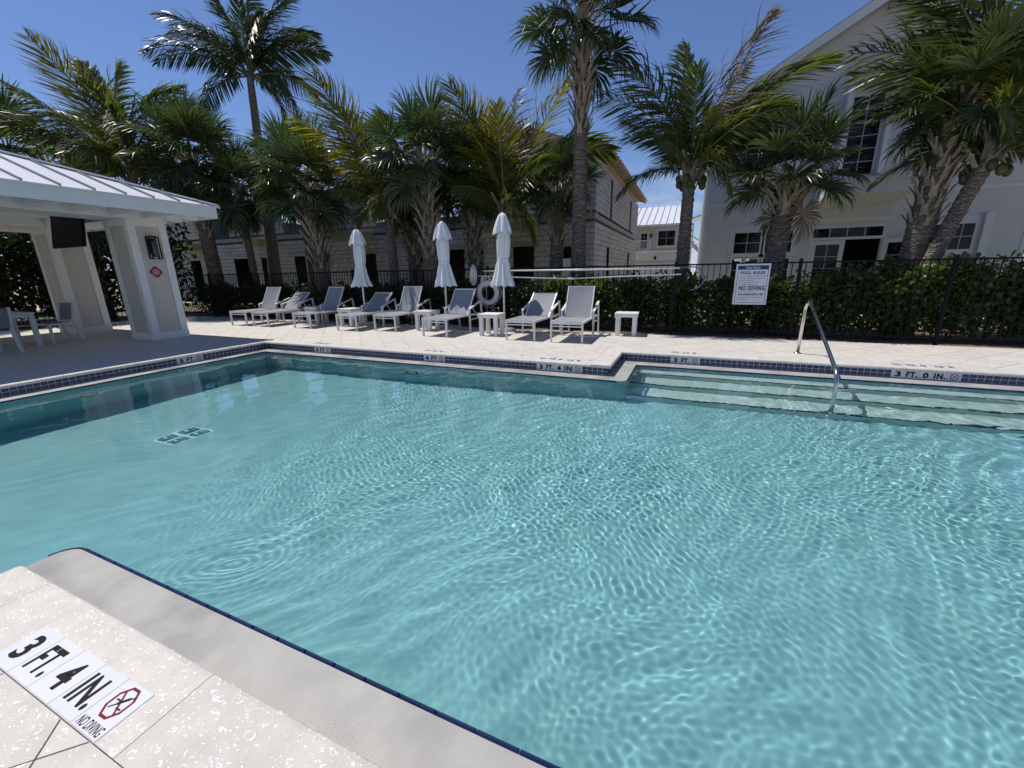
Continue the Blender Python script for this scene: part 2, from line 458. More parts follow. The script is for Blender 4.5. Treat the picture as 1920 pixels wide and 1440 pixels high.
# upright face above the ledge that carries the tile band
gm = MB()
TF = .05             # tile band stands this far behind the coping lip
gm.span((-8.96, -6, LZ), (-8.745, 6.395, -.046))
gm.span((-8.745, 6.245, LZ), (-1.075, 6.42, -.046))
gm.span((-1.30, 6.42, LZ), (-1.075, 7.475, -.046))
gm.span((-1.30, 7.475, LZ), (6.7, 7.60, -.046))
gm.span((-2.90, .30, LZ), (6.7, .59, -.046))
gm.span((-2.965, -6, LZ), (-2.90, .59, -.046))
part('tile_backing', gm, M['grout'], pool)

# navy tile band: rows of glazed tiles, the nearest one by one
TP, TH = .0785, .0575
def tile_mesh(w, d, h, b=.0025):
    """tile face towards -Y at local y=0, chamfered"""
    x, z = w / 2, h / 2
    V = [(-x, d, -z), (x, d, -z), (x, d, z), (-x, d, z), (-x, b, -z), (x, b, -z), (x, b, z), (-x, b, z),
         (-x + b, 0, -z + b), (x - b, 0, -z + b), (x - b, 0, z - b), (-x + b, 0, z - b)]
    F = [(8, 9, 10, 11)]
    for i in range(4):
        j = (i + 1) % 4
        F += [(i, j, 4 + j, 4 + i), (4 + i, 4 + j, 8 + j, 8 + i)]
    return V, F
_tv, _tf = tile_mesh(TP - .0085, .006, TH - .008)
tile_me = bpy.data.meshes.new('tile'); tile_me.from_pydata(_tv, [], _tf); tile_me.materials.append(M['blue_tile'])
ROWS = (-.046 - TH / 2, -.046 - TH * 1.5)
slots = []           # position, rotation about z
MARK = {'far5': (-7.255, -6.795), 'far4': (-4.475, -4.015), 'far34': (-2.235, -1.47), 'alc3': (-.205, .255), 'alc30': (2.80, 3.565), 'left5': (4.425, 4.885)}
def free(v, names):
    return all(v + TP / 2 < MARK[n][0] - .002 or v - TP / 2 > MARK[n][1] + .002 for n in names)
def run(lo, hi, names):
    """tile centres between lo and hi leaving out the depth markers"""
    cuts = sorted(MARK[n] for n in names)
    segs = []; a = lo
    for c in cuts:
        segs.append((a, c[0])); a = c[1]
    segs.append((a, hi))
    out = []
    for a, b in segs:
        n = max(1, round((b - a) / TP)); st = (b - a) / n
        out += [a + st * (i + .5) for i in range(n)]
    return out
for z in ROWS:
    for y in run(-2.0, 6.238, ['left5']): slots.append(((-8.739, y, z), PI / 2))
    for x in run(-8.737, -1.07, ['far5', 'far4', 'far34']): slots.append(((x, 6.239, z), 0))
    for y in run(6.24, 7.468, []): slots.append(((-1.069, y, z), PI / 2))
    for x in run(-1.07, 6.5, ['alc3', 'alc30']): slots.append(((x, 7.469, z), 0))
def inview(p):
    v = Vector(p) - Vector((0, 0, 1.397))
    d = v.dot(_fwd)
    if d < .05: return False
    return abs(v.dot(_r) / d) * 765 < 985 and abs(v.dot(_u) / d) * 765 < 745
def apparent(p, rz):
    v = Vector((p[0], p[1], p[2] - 1.397)); n = Vector((math.sin(rz), -math.cos(rz), 0))
    return max(0.02, -v.normalized().dot(n)) / v.length
order = sorted(slots, key=lambda s: -(apparent(*s) if inview(s[0]) else 0))
for p, rz in order[:298]:
    o = obj('tile', tile_me, pool, p, (0, 0, rz))
rest = MB()
for p, rz in order[298:]:
    R = Matrix.Rotation(rz, 3, 'Z'); rest.add([R @ Vector(v) + Vector(p) for v in _tv], _tf)
part('tile_band', rest, M['blue_tile'], pool, kind='stuff')

# navy edge tiles on the rim of the ledge
def rim_mesh(l, w, h):
    return MB().bevbox((0, 0, 0), (l - .004, w, h), .006).mesh('trim_tile', M['trim_tile'])
rim_me = rim_mesh(.1675, .019, .03)
n_rim = 0
def rim_line(a, b, side):
    global n_rim
    a = Vector((*a, 0)); b = Vector((*b, 0)); d = (b - a); L_ = d.length; d.normalize()
    n = round(L_ / .1675); st = L_ / n; rz = math.atan2(d.y, d.x)
    sd = Vector((-d.y, d.x, 0)) * side
    for i in range(n):
        c = a + d * (st * (i + .5)) + sd * .011
        c.z = LZ - .0115
        o = obj('trim_tile', rim_me, pool, c, (0, 0, rz)); o.scale.x = st / .1675; n_rim += 1; RCV.append(o)
rim_line((-3.22, .915), (1.6, .915), 1)
rim_line((-8.42, 1.4), (-8.42, 5.93), -1)
rim_line((-8.42, 5.95), (-.88, 5.95), -1)
rim_line((-.75, 6.08), (-.75, 7.13), -1)
rim_line((-.75, 7.15), (5.2, 7.15), -1)
# curved corner pieces at the end of the near ledge
for i in range(4):
    cm = MB()
    a0 = 92 + i * 22
    inner = arc(-3.22, .805, .111, a0, a0 + 20.5, 3); outer = arc(-3.22, .805, .122, a0, a0 + 20.5, 3)
    cm.prism(outer[::-1] + inner, LZ - .026, LZ + .003)
    RCV.append(part('trim_tile', cm, M['trim_tile'], pool))

# steps in the recess
noz_me = rim_mesh(.305, .03, .03)
for y0, y1, zt in ((6.87, 7.15, -.40), (6.45, 6.87, -.62), (6.02, 6.45, -.83)):
    st = part('pool_step', MB().span((-.75, y0, -1.2), (6.5, y1, zt)), M['plaster_step'], pool)
    RCV.append(st)
    x = -.75
    while x < 4.6:
        o = obj('nosing_tile', noz_me, st, (x + .1525, y0 + .012, zt - .0125)); RCV.append(o)
        x += .305

# floor drain: four dark framed plates with pale joints, on the slope
dr = MB()
tilt = math.atan(-.0935)
def on_floor(x, y, up=0): return (x, y, floor_z(x) + up)
dx0, dx1, dy0, dy1 = -6.18, -5.74, 2.66, 3.14
M['pale_joint'] = mat('pale_tile_joint', (.62, .80, .82), .6)
M['slate_tile'] = mat('slate_blue_tile', (.06, .19, .27), .4, .2, 12)
def slab(x0, y0, x1, y1, u0, u1, mb):
    return mb.add([on_floor(x0, y0, u0), on_floor(x1, y0, u0), on_floor(x1, y1, u0), on_floor(x0, y1, u0), on_floor(x0, y0, u1), on_floor(x1, y0, u1), on_floor(x1, y1, u1), on_floor(x0, y1, u1)],
                  [(0, 3, 2, 1), (4, 5, 6, 7), (0, 1, 5, 4), (1, 2, 6, 5), (2, 3, 7, 6), (3, 0, 4, 7)])
drain = part('floor_drain', slab(dx0, dy0, dx1, dy1, -.02, .004, dr), M['pale_joint'], pool)
RCV.append(drain)
hx, hy = (dx1 - dx0) / 2, (dy1 - dy0) / 2
for i in range(2):
    for j in range(2):
        ax_, ay_ = dx0 + i * hx + .026, dy0 + j * hy + .026
        bx_, by_ = ax_ + hx - .052, ay_ + hy - .052
        pl = part('drain_plate', slab(ax_, ay_, bx_ - .055, by_ - .05, .004, .012, MB()), M['slate_tile'], drain)
        p2 = part('drain_plate', slab(bx_ - .045, ay_, bx_, by_, .004, .012, MB()), M['slate_tile'], drain)
        p3 = part('drain_plate', slab(ax_, by_ - .04, bx_ - .055, by_, .004, .012, MB()), M['slate_tile'], drain)
        p4 = part('drain_slot', slab(ax_ + .03, ay_ + .06, bx_ - .085, ay_ + .085, .012, .016, MB()), M['pale_joint'], drain)
        RCV += [pl, p2, p3, p4]
# pool lights: slim dark rings let into the walls
def ring_pts(r, n=24): return [(r * math.cos(2 * PI * i / n), 0, r * math.sin(2 * PI * i / n)) for i in range(n)]
M['light_lens'] = mat('pool_light_lens', (.30, .52, .55), .3)
for c, rz in (((-8.412, 3.0, -.82), PI / 2), ((-4.55, 5.942, -.78), 0)):
    lt = MB().tube(ring_pts(.105), .013, 6, closed=True)
    o = part('pool_light', lt, M['black_metal'], pool, True)
    o.location = c; o.rotation_euler = (0, 0, rz)
    ln = MB(); ln.add([(p[0] * .95, .004, p[2] * .95) for p in ring_pts(.1)], [tuple(range(24))])
    o2 = part('lens', ln, M['light_lens'], o)
    RCV += [o, o2]

# ================================================================== WATER
def make_water():
    xs = np.concatenate([np.arange(-8.44, -5.4, .026), np.arange(-5.4, -3.6, .013), np.arange(-3.6, 4.4, .0102), np.arange(4.4, 6.53, .03)])
    ys = np.concatenate([np.arange(-1.6, .8, .02), np.arange(.8, 7.175, .0102)])
    gx, gy = np.meshgrid(xs, ys)
    rg = np.random.default_rng(11)
    def sm(a, b, v):
        t = np.clip((v - a) / (b - a), 0, 1); return t * t * (3 - 2 * t)
    # slow warp so that crests wander
    wx = gx + .12 * np.sin(gy * 1.9 + .6 * np.sin(gx * 1.1)) + .05 * np.sin(gy * 4.7 + gx * 1.3)
    wy = gy + .12 * np.sin(gx * 1.6 + 1.0) + .05 * np.sin(gx * 4.1 - gy * 2.2 + 2)
    def field(n, l0, l1, th0, spread, K):
        z = np.zeros_like(gx)
        for i in range(n):
            lam = l0 * (l1 / l0) ** rg.random(); k = 2 * PI / lam
            th = rg.normal(th0, spread)
            z += (K / math.sqrt(n / 2)) / k ** 2 * np.sin(k * (wx * math.cos(th) + wy * math.sin(th)) + rg.random() * 6.283)
        return z
    chop = field(54, .042, .082, math.radians(-20), 1.1, 1.95)
    mid = field(20, .13, .30, math.radians(-35), .55, .9)
    swell = field(10, .3, .9, math.radians(10), .8, .16)
    rings = np.zeros_like(gx)
    for cx, cy, lam, K, rad in ((-2.7, 2.9, .07, .55, .9), (-.6, 4.1, .065, .4, 1.4), (1.9, 4.6, .11, .5, 2.3), (-3.45, 1.75, .065, 1.3, .5), (3.9, 6.6, .17, .9, 2.4)):
        r = np.hypot(wx - cx, wy - cy); k = 2 * PI / lam
        rings += K / k ** 2 * np.sin(k * r + .8 * np.sin(3 * np.arctan2(gy - cy, gx - cx))) * np.exp(-(r / rad) ** 2)
    calm = sm(-6.2, -2.6, gx + .35 * (gy - 3) + .5 * np.sin(gy * 1.3))
    patch = .48 + .62 * np.sin(gx * 1.35 + 1.2 * np.sin(gy * .9)) * np.sin(gy * 1.15 + .7 * gx + 1.0)
    right = sm(1.6, 3.4, gx + .25 * (gy - 4))
    near = .28 + .72 * sm(.8, 2.9, gy + .12 * gx)
    z = near * chop * (.05 + 1.0 * calm * (.45 + .75 * patch)) * (1 - .6 * right) + mid * (.10 + .25 * calm + .75 * right) + swell * (.5 + .7 * calm) + rings * (.3 + .7 * calm)
    z = z + WZ
    keep_v = ~((gx > -2.9) & (gy < .6))
    n, m = gx.shape
    idx = np.arange(n * m).reshape(n, m)
    q = np.stack([idx[:-1, :-1], idx[:-1, 1:], idx[1:, 1:], idx[1:, :-1]], -1).reshape(-1, 4)
    ok = keep_v.reshape(-1)[q].all(1)
    q = q[ok]
    used = np.unique(q); remap = -np.ones(n * m, int); remap[used] = np.arange(len(used))
    co = np.stack([gx, gy, z], -1).reshape(-1, 3)[used].astype(np.float32)
    q = remap[q].astype(np.int32)
    me = bpy.data.meshes.new('water')
    me.vertices.add(len(co)); me.vertices.foreach_set('co', co.reshape(-1))
    me.loops.add(q.size); me.loops.foreach_set('vertex_index', q.reshape(-1))
    me.polygons.add(len(q)); me.polygons.foreach_set('loop_start', np.arange(0, q.size, 4, dtype=np.int32))
    me.polygons.foreach_set('use_smooth', np.ones(len(q), bool))
    me.update(); me.validate()
    return me
wmat = bpy.data.materials.new('pool_water'); wmat.use_nodes = True
_t = wmat.node_tree; _t.nodes.clear()
_o = _t.nodes.new('ShaderNodeOutputMaterial')
_fr = _t.nodes.new('ShaderNodeFresnel'); _fr.inputs['IOR'].default_value = 1.333
_rf = _t.nodes.new('ShaderNodeBsdfRefraction'); _rf.inputs['IOR'].default_value = 1.333; _rf.inputs['Roughness'].default_value = 0; _rf.inputs['Color'].default_value = (.86, .975, .985, 1)
_gl = _t.nodes.new('ShaderNodeBsdfGlossy'); _gl.inputs['Roughness'].default_value = 0.02; _gl.inputs['Color'].default_value = (1, 1, 1, 1)
_mx = _t.nodes.new('ShaderNodeMixShader')
_t.links.new(_fr.outputs[0], _mx.inputs[0]); _t.links.new(_rf.outputs[0], _mx.inputs[1]); _t.links.new(_gl.outputs[0], _mx.inputs[2]); _t.links.new(_mx.outputs[0], _o.inputs[0])
wme = make_water(); wme.materials.append(wmat)
water = obj('water', wme, kind='structure')
water.cycles.is_caustics_caster = True

# ================================================================== DECK
dk = MB()
for a, b in (((-18.2, -6), (-8.70, 9.75)), ((-8.70, 6.26), (-1.06, 9.75)), ((-1.06, 7.49), (9, 9.75)), ((-2.93, -6), (9, .57)), ((6.85, .57), (9, 7.49))):
    dk.span((a[0], a[1], -.0455), (b[0], b[1], -.008))
deck = struct('pool_deck', dk, M['mortar'])

def clip(poly, x0, y0, x1, y1):
    def cut(P, inside, inter):
        out = []
        for i in range(len(P)):
            a, b = P[i - 1], P[i]
            if inside(b):
                if not inside(a): out.append(inter(a, b))
                out.append(b)
            elif inside(a): out.append(inter(a, b))
        return out
    def ix(v): return lambda a, b: (v, a[1] + (b[1] - a[1]) * (v - a[0]) / (b[0] - a[0]))
    def iy(v): return lambda a, b: (a[0] + (b[0] - a[0]) * (v - a[1]) / (b[1] - a[1]), v)
    for ins, it in ((lambda p: p[0] >= x0, ix(x0)), (lambda p: p[0] <= x1, ix(x1)), (lambda p: p[1] >= y0, iy(y0)), (lambda p: p[1] <= y1, iy(y1))):
        poly = cut(poly, ins, it)
        if len(poly) < 3: return []
    return poly
def area(P): return abs(sum(P[i - 1][0] * P[i][1] - P[i][0] * P[i - 1][1] for i in range(len(P)))) / 2
PV = .4235; q2 = math.sqrt(.5)
regions = [(-18.2, -6, -8.997, 9.75), (-8.997, 6.497, -1.327, 9.75), (-1.327, 7.727, 9, 9.75), (-2.713, -3.5, 7.1, .338)]
cells = []
for i in range(-60, 60):
    for j in range(-40, 60):
        s0, n0 = -.18 + i * PV, 3.07 + j * PV
        sq = [((s - n) * q2, (s + n) * q2) for s, n in ((s0, n0), (s0 + PV, n0), (s0 + PV, n0 + PV), (s0, n0 + PV))]
        for ri, rg_ in enumerate(regions):
            P = clip(sq, *rg_)
            if len(P) >= 3 and area(P) > .003:
                c = (sum(p[0] for p in P) / len(P), sum(p[1] for p in P) / len(P))
                A_ = area(P)
                per = sum(math.dist(P[k - 1], P[k]) for k in range(len(P)))
                k = max(.8, 1 - .0024 / (2 * A_ / per))
                P = [(c[0] + (p[0] - c[0]) * k, c[1] + (p[1] - c[1]) * k) for p in P]
                shade = ri == 0 and c[1] < 6.3
                cells.append((c, P, shade))
cells.sort(key=lambda e: (not inview((*e[0], 0)), e[2], math.hypot(e[0][0], e[0][1])))
rest = MB()
full_me = None
for k, (c, P, shade) in enumerate(cells):
    dz = rnd.uniform(-.0012, .0008)
    if k < 296 and not shade:
        pm = MB().prism([(p[0] - c[0], p[1] - c[1]) for p in P], -.007, 0)
        o = part('paver', pm, M['stone'], deck); o.location = (c[0], c[1], dz)
    else:
        rest.prism(P, -.007, dz)
part('paver_field', rest, M['stone'], deck, kind='stuff')
# coping stones with a rounded lip
def coping_me(l):
    pr = [(.0, -.045), (.0, -.026), (.004, -.012), (.013, -.003), (.027, 0), (.305, 0), (.305, -.045)]
    mb = MB(); n = len(pr)
    mb.add([(-l / 2, p, z) for p, z in pr] + [(l / 2, p, z) for p, z in pr],
           [tuple(range(n)), tuple(range(n, 2 * n))[::-1]] + [(i, n + i, n + (i + 1) % n, (i + 1) % n) for i in range(n)])
    return mb.mesh('coping_stone', M['stone'])
def coping_run(p, q, L_=.61, first=None):
    """lip on the line p->q, stone lying to its left"""
    a, b = Vector((*p, 0)), Vector((*q, 0)); d = b - a; T = d.length; d.normalize(); rz = math.atan2(d.y, d.x)
    x = 0; l = first or L_
    while x < T - .02:
        l = min(l, T - x)
        o = obj('coping_stone', coping_me(l - .0022), deck, a + d * (x + l / 2) + Vector((0, 0, rnd.uniform(-.0006, .0012))), (0, 0, rz))
        x += l; l = L_
coping_run((-8.69, -5.9), (-8.69, 6.188))
coping_run((-8.995, 6.19), (-1.327, 6.19))
y = 6.19
for l in (.305, .61, .3135):
    obj('coping_stone', coping_me(l - .0022), deck, (-1.02, y + l / 2, 0), (0, 0, PI / 2)); y += l
coping_run((-1.325, 7.42), (6.8, 7.42))
coping_run((6.8, .645), (-3.02, .645), L_=1.22, first=.96)
coping_run((-3.02, .34), (-3.02, -5.0))

# ================================================================== DEPTH MARKERS
def octagon(r, sx=1.0): return [(r * sx * math.cos(PI / 8 + i * PI / 4), r * math.sin(PI / 8 + i * PI / 4)) for i in range(8)]
def ring2d(outer, inner, z0, z1):
    mb = MB(); n = len(outer)
    V = [(x, y, z0) for x, y in outer] + [(x, y, z0) for x, y in inner] + [(x, y, z1) for x, y in outer] + [(x, y, z1) for x, y in inner]
    F = []
    for i in range(n):
        j = (i + 1) % n
        F += [(2 * n + i, 2 * n + j, 3 * n + j, 3 * n + i), (i, j, 2 * n + j, 2 * n + i), (n + j, n + i, 3 * n + i, 3 * n + j)]
    return mb.add(V, F)
def flatbar(mb, a, b, w, z0, z1):
    a, b = Vector(a), Vector(b); d = (b - a).normalized(); s = Vector((-d.y, d.x)) * w / 2
    P = [a - s, b - s, b + s, a + s]
    return mb.prism([(p.x, p.y) for p in P], z0, z1)
def no_diving_icon(parent, z, r, sx, red, words):
    ink = M['red_ink'] if red else M['black_ink']
    cy = .018 if words else 0
    if red: mb = ring2d([(x, y + cy) for x, y in octagon(r, sx)], [(x, y + cy) for x, y in octagon(r * .84, sx * .98)], z, z + .0008)
    else:
        c = [(r * math.cos(2 * PI * i / 24), r * math.sin(2 * PI * i / 24)) for i in range(24)]
        mb = ring2d(c, [(x * .82, y * .82) for x, y in c], z, z + .0008)
    flatbar(mb, (-r * .60 * sx, r * .60 + cy), (r * .60 * sx, -r * .60 + cy), r * (.12 if red else .12), z, z + .0006)
    part('prohibition_mark', mb, ink, parent)
    d = MB()
    if red:
        flatbar(d, (-r * .42, -r * .42 + cy), (-r * .12, -r * .1 + cy), .004, z + .0001, z + .0010)
        flatbar(d, (-r * .12, -r * .1 + cy), (r * .34, r * .40 + cy), .009, z + .0001, z + .0011)
        flatbar(d, (r * .30, r * .36 + cy), (r * .62, r * .55 + cy), .004, z + .0001, z + .0010)
        for k in range(4):
            x = -r * .5 + k * r * .11
            flatbar(d, (x, r * .12 + cy), (x + r * .055, r * .04 + cy), .0022, z + .0001, z + .0009); flatbar(d, (x + r * .055, r * .04 + cy), (x + r * .11, r * .12 + cy), .0022, z + .0001, z + .0009)
            x = r * .12 + k * r * .11
            flatbar(d, (x, -r * .22 + cy), (x + r * .055, -r * .30 + cy), .0022, z + .0001, z + .0009); flatbar(d, (x + r * .055, -r * .30 + cy), (x + r * .11, -r * .22 + cy), .0022, z + .0001, z + .0009)
    else:
        flatbar(d, (-r * .5, -r * .5), (r * .5, r * .5), r * .16, z + .0001, z + .0010)
    part('diver_mark', d, M['black_ink'], parent)
    if words:
        o = obj('lettering', text_mesh('NO DIVING', .125, .030, M['black_ink'], .012), parent, (0, -.060, z + .0003))
def depth_marker(label, glyphs, loc, M3, tw, th, icon_red=False, words=False, flip=False):
    """tiles in a row along local +x, reading up local +y, facing local +z"""
    t = thing('depth_marker', label, 'depth marker', loc, 0, 'pool depth markers')
    t.matrix_world = Matrix.Translation(loc) @ M3.to_4x4()
    n = len(glyphs)
    for i, gl in enumerate(glyphs):
        x = (i - (n - 1) / 2) * tw
        tl = part('tile', MB().bevbox((0, 0, -.004), (tw - .0016, th - .001, .012), .0012), M['white_tile'], t)
        tl.location = (x, 0, 0)
        if gl == '*':
            no_diving_icon(tl, .0023, min(tw, th) * (.36 if words else .40), .86 if words else 1, icon_red, words)
        else:
            w = {'3': .062, '4': .068, '5': .062, '0': .060}.get(gl, .118) * tw / .1524
            h = th * (.62 if words else .70)
            me = text_mesh(gl, w * (1 if words else 1.06), h, M['black_ink'], .030 if words else .048)
            obj('lettering', me, tl, (0, 0, .0026))
    return t
I3 = Matrix.Identity(3)
WALLY = Matrix(((1, 0, 0), (0, 0, -1), (0, 1, 0)))          # x right, text up = +Z, faces -Y
WALLX = Matrix(((0, 0, 1), (1, 0, 0), (0, 1, 0)))           # runs along +Y, up +Z, faces +X
TURN = Matrix.Rotation(PI, 3, 'Z')
depth_marker('large white tile strip reading 3 FT. 4 IN. NO DIVING in the near deck', ['3', 'FT.', '4', 'IN.', '*'], (-1.972, .4225, .0012), I3, .1535, .162, True, True)
zc = -.046 - TH
for nm, gl, lab in (('far5', ['5', 'FT', '*'], 'upright 5 FT tile marker on the far pool wall near its left corner'),
                    ('far4', ['4', 'FT', '*'], 'upright 4 FT tile marker on the far pool wall in the navy band'),
                    ('far34', ['3', 'FT.', '4', 'IN', '*'], 'upright 3 FT. 4 IN tile marker on the far pool wall before the recess')):
    a, b = MARK[nm]; depth_marker(lab, gl, ((a + b) / 2, 6.2385, zc), WALLY, (b - a) / len(gl), TH * 2)
for nm, gl, lab in (('alc3', ['3', 'FT.', '*'], 'upright 3 FT tile marker in the navy band behind the pool steps'),
                    ('alc30', ['3', 'FT.', '0', 'IN.', '*'], 'upright 3 FT. 0 IN. tile marker right of the grab rail')):
    a, b = MARK[nm]; depth_marker(lab, gl, ((a + b) / 2, 7.4685, zc), WALLY, (b - a) / len(gl), TH * 2)
a, b = MARK['left5']; depth_marker('upright 5 FT tile marker on the left pool wall by the pavilion', ['5', 'FT.', '*'], (-8.7385, (a + b) / 2, zc), WALLX, (b - a) / 3, TH * 2)
for x, y, gl, lab in ((-7.19, 6.40, ['5', 'FT.', '*'], 'flat 5 FT tile marker in the far deck, closest to the far left pool corner'),
                      (-4.33, 6.40, ['4', 'FT.', '*'], 'flat 4 FT tile marker halfway along the far deck edge'),
                      (-1.87, 6.40, ['3', 'FT.', '4', 'IN.', '*'], 'flat 3 FT. 4 IN. tile marker in the far deck beside the recess corner'),
                      (.01, 7.63, ['3', 'FT.', '*'], 'flat 3 FT tile marker in the deck behind the pool steps'),
                      (3.20, 7.63, ['3', 'FT.', '0', 'IN.', '*'], 'flat 3 FT. 0 IN. tile marker in the deck right of the grab rail')):
    depth_marker(lab, gl, (x, y, .0012), TURN, .1524, .152, False, False)

# ================================================================== GRAB RAIL
t = thing('grab_rail', 'bent stainless steel grab rail leading from the deck down into the pool steps', 'handrail', (1.77, 8.17, 0))
def fillet(pts, r, n=5):
    pts = [Vector(p) for p in pts]; out = [pts[0]]
    for i in range(1, len(pts) - 1):
        a, p, b = pts[i - 1], pts[i], pts[i + 1]
        d1, d2 = (a - p).normalized(), (b - p).normalized()
        c = min(r, (a - p).length * .45, (b - p).length * .45)
        s, e = p + d1 * c, p + d2 * c
        for k in range(n + 1):
            u = k / n; out.append(s * (1 - u) ** 2 + p * 2 * u * (1 - u) + e * u * u)
    out.append(pts[-1]); return out
rail_path = fillet([(0, 0, 0), (0, -.02, .80), (0, -.22, .895), (0, -2.11, .10), (0, -2.13, -.83)], .16)
rl = part('rail', MB().tube(rail_path, .0245, 12), M['steel'], t, True)
RCV.append(rl)
p1 = part('escutcheon', MB().lathe([(.062, 0), (.060, .008), (.03, .02), (.026, .022)], 16), M['steel'], t, True)
p2 = part('escutcheon', MB().lathe([(.062, -.828), (.060, -.818), (.03, -.80), (.026, -.798)], 16, 0, -2.13), M['steel'], t, True)
RCV.append(p2)

# ================================================================== SUN LOUNGERS
def make_lounger(angle, Lb):
    """foot at local y=0, head towards +y; width .68"""
    W = .68; t_ = .034; hs = .405
    P = {}
    fr = MB()
    for sx in (-1, 1):
        x = sx * (W / 2 - t_ / 2)
        fr.beam((x, t_ + .001, hs), (x, 1.60, hs), t_ - .002, .045)
    fr.beam((-W / 2 + t_ + .001, t_ / 2, hs - .015), (W / 2 - t_ - .001, t_ / 2, hs - .015), .03, .04)
    fr.beam((-W / 2 + t_ + .001, t_ / 2 - .004, hs - .075), (W / 2 - t_ - .001, t_ / 2 - .004, hs - .075), .02, .022)
    fr.beam((-W / 2 + t_ + .001, 1.02, hs - .01), (W / 2 - t_ - .001, 1.02, hs - .01), .03, .03)
    fr.beam((-W / 2 + t_ + .001, 1.58, hs - .05), (W / 2 - t_ - .001, 1.58, hs - .05), .03, .03)
    for sx in (-1, 1):
        x = sx * (W / 2 - t_ / 2)
        fr.beam((x, 1.06, .29), (x, 1.58, .29), .022, .028)
    P['frame'] = fr
    P['legs'] = []
    for sx in (-1, 1):
        x = sx * (W / 2 - t_ / 2)
        P['legs'].append(MB().beam((x, t_ / 2, 0), (x, t_ / 2, hs + .024), t_, t_ + .01, (0, 1, 0)))
        P['legs'].append(MB().beam((x + sx * .034, 1.02, 0), (x + sx * .034, 1.02, .535), t_, .045, (0, 1, 0)))
        P['legs'].append(MB().beam((x + sx * .034, 1.70, 0), (x + sx * .034, 1.59, .715), t_, .045, (0, 1, 0)))
    P['arms'] = [MB().beam((s * (W / 2 + .017), 1.00, .548), (s * (W / 2 + .017), 1.60, .728), .055, .03) for s in (-1, 1)]
    # sling seat with a slight sag
    n = 8; V = []; F = []
    hw = W / 2 - t_ - .001
    for i in range(n + 1):
        y = .03 + .96 * i / n
        for j in range(5):
            u = j / 4; V.append((-hw + 2 * hw * u, y, hs + .012 - .022 * math.sin(PI * u) * math.sin(PI * i / n) ** .5))
    for i in range(n):
        for j in range(4): F.append((i * 5 + j, i * 5 + j + 1, (i + 1) * 5 + j + 1, (i + 1) * 5 + j))
    P['seat'] = MB().add(V, F)
    ca, sa = math.cos(angle), math.sin(angle)
    h0 = Vector((0, 1.02, hs + .005))
    def bp(x, s, out=0): return (x, h0.y + s * ca - out * sa, h0.z + s * sa + out * ca)
    bf = MB()
    for sx in (-1, 1):
        x = sx * (W / 2 - t_ - .012)
        bf.beam(bp(x, 0), bp(x, Lb), .024, .034)
    bf.beam(bp(-W / 2 + t_ + .026, Lb - .014), bp(W / 2 - t_ - .026, Lb - .014), .024, .03)
    # prop bars
    for sx in (-1, 1):
        x = sx * (W / 2 - t_ - .05)
        bf.beam(bp(x, Lb * .45, -.02), (x, 1.55, hs - .05), .016, .022)
    P['backframe'] = bf
    V = []; F = []; hb = hw - .026
    for i in range(n + 1):
        s = .02 + (Lb - .05) * i / n
        for j in range(5):
            u = j / 4; V.append(bp(-hb + 2 * hb * u, s, .006 - .03 * math.sin(PI * u) * math.sin(PI * i / n) ** .5))
    for i in range(n):
        for j in range(4): F.append((i * 5 + j, i * 5 + j + 1, (i + 1) * 5 + j + 1, (i + 1) * 5 + j))
    P['back'] = MB().add(V, F)
    t = thing('sun_lounger', '', 'sun lounger', (0, 0, 0), 0, 'sun loungers in a row before the fence')
    part('frame', P['frame'], M['powder'], t)
    for l in P['legs']: part('leg', l, M['powder'], t)
    for a in P['arms']: part('armrest', a, M['powder'], t)
    part('seat_sling', P['seat'], M['sling'], t, True)
    bfo = part('back_frame', P['backframe'], M['powder'], t)
    part('back_sling', P['back'], M['sling'], t, True)
    return t
up = make_lounger(math.radians(62), .76); low = make_lounger(math.radians(41), .76); mid_ = make_lounger(math.radians(54), .76)
first = {0: up, 1: low, 2: mid_}
used = set()
for x, y, rz, k, lab in (
        (-12.42, 8.13, .02, 0, 'upright sun lounger at the far left end of the row'),
        (-11.50, 8.15, -.03, 1, 'reclined sun lounger second from the left end, dappled with shade'),
        (-9.90, 8.22, -.03, 0, 'upright sun lounger with a low table close on its left, left of the first umbrella'),
        (-8.20, 8.15, .0, 1, 'reclined sun lounger with the leftmost umbrella behind it'),
        (-7.16, 8.40, .02, 0, 'upright sun lounger left of the middle umbrella, palm shadows across its back'),
        (-5.36, 7.96, -.03, 2, 'sun lounger in front of the life ring, umbrella shadow on its back'),
        (-3.26, 8.04, -.02, 1, 'reclined sun lounger right of the tall umbrella and its square table'),
        (-2.24, 8.03, .03, 0, 'upright sun lounger at the far right end of the row')):
    src = first[k]
    if k not in used:
        used.add(k); src.location = (x, y, 0); src.rotation_euler = (0, 0, rz); src['label'] = lab
    else: dup(src, (x, y, 0), rz, lab)

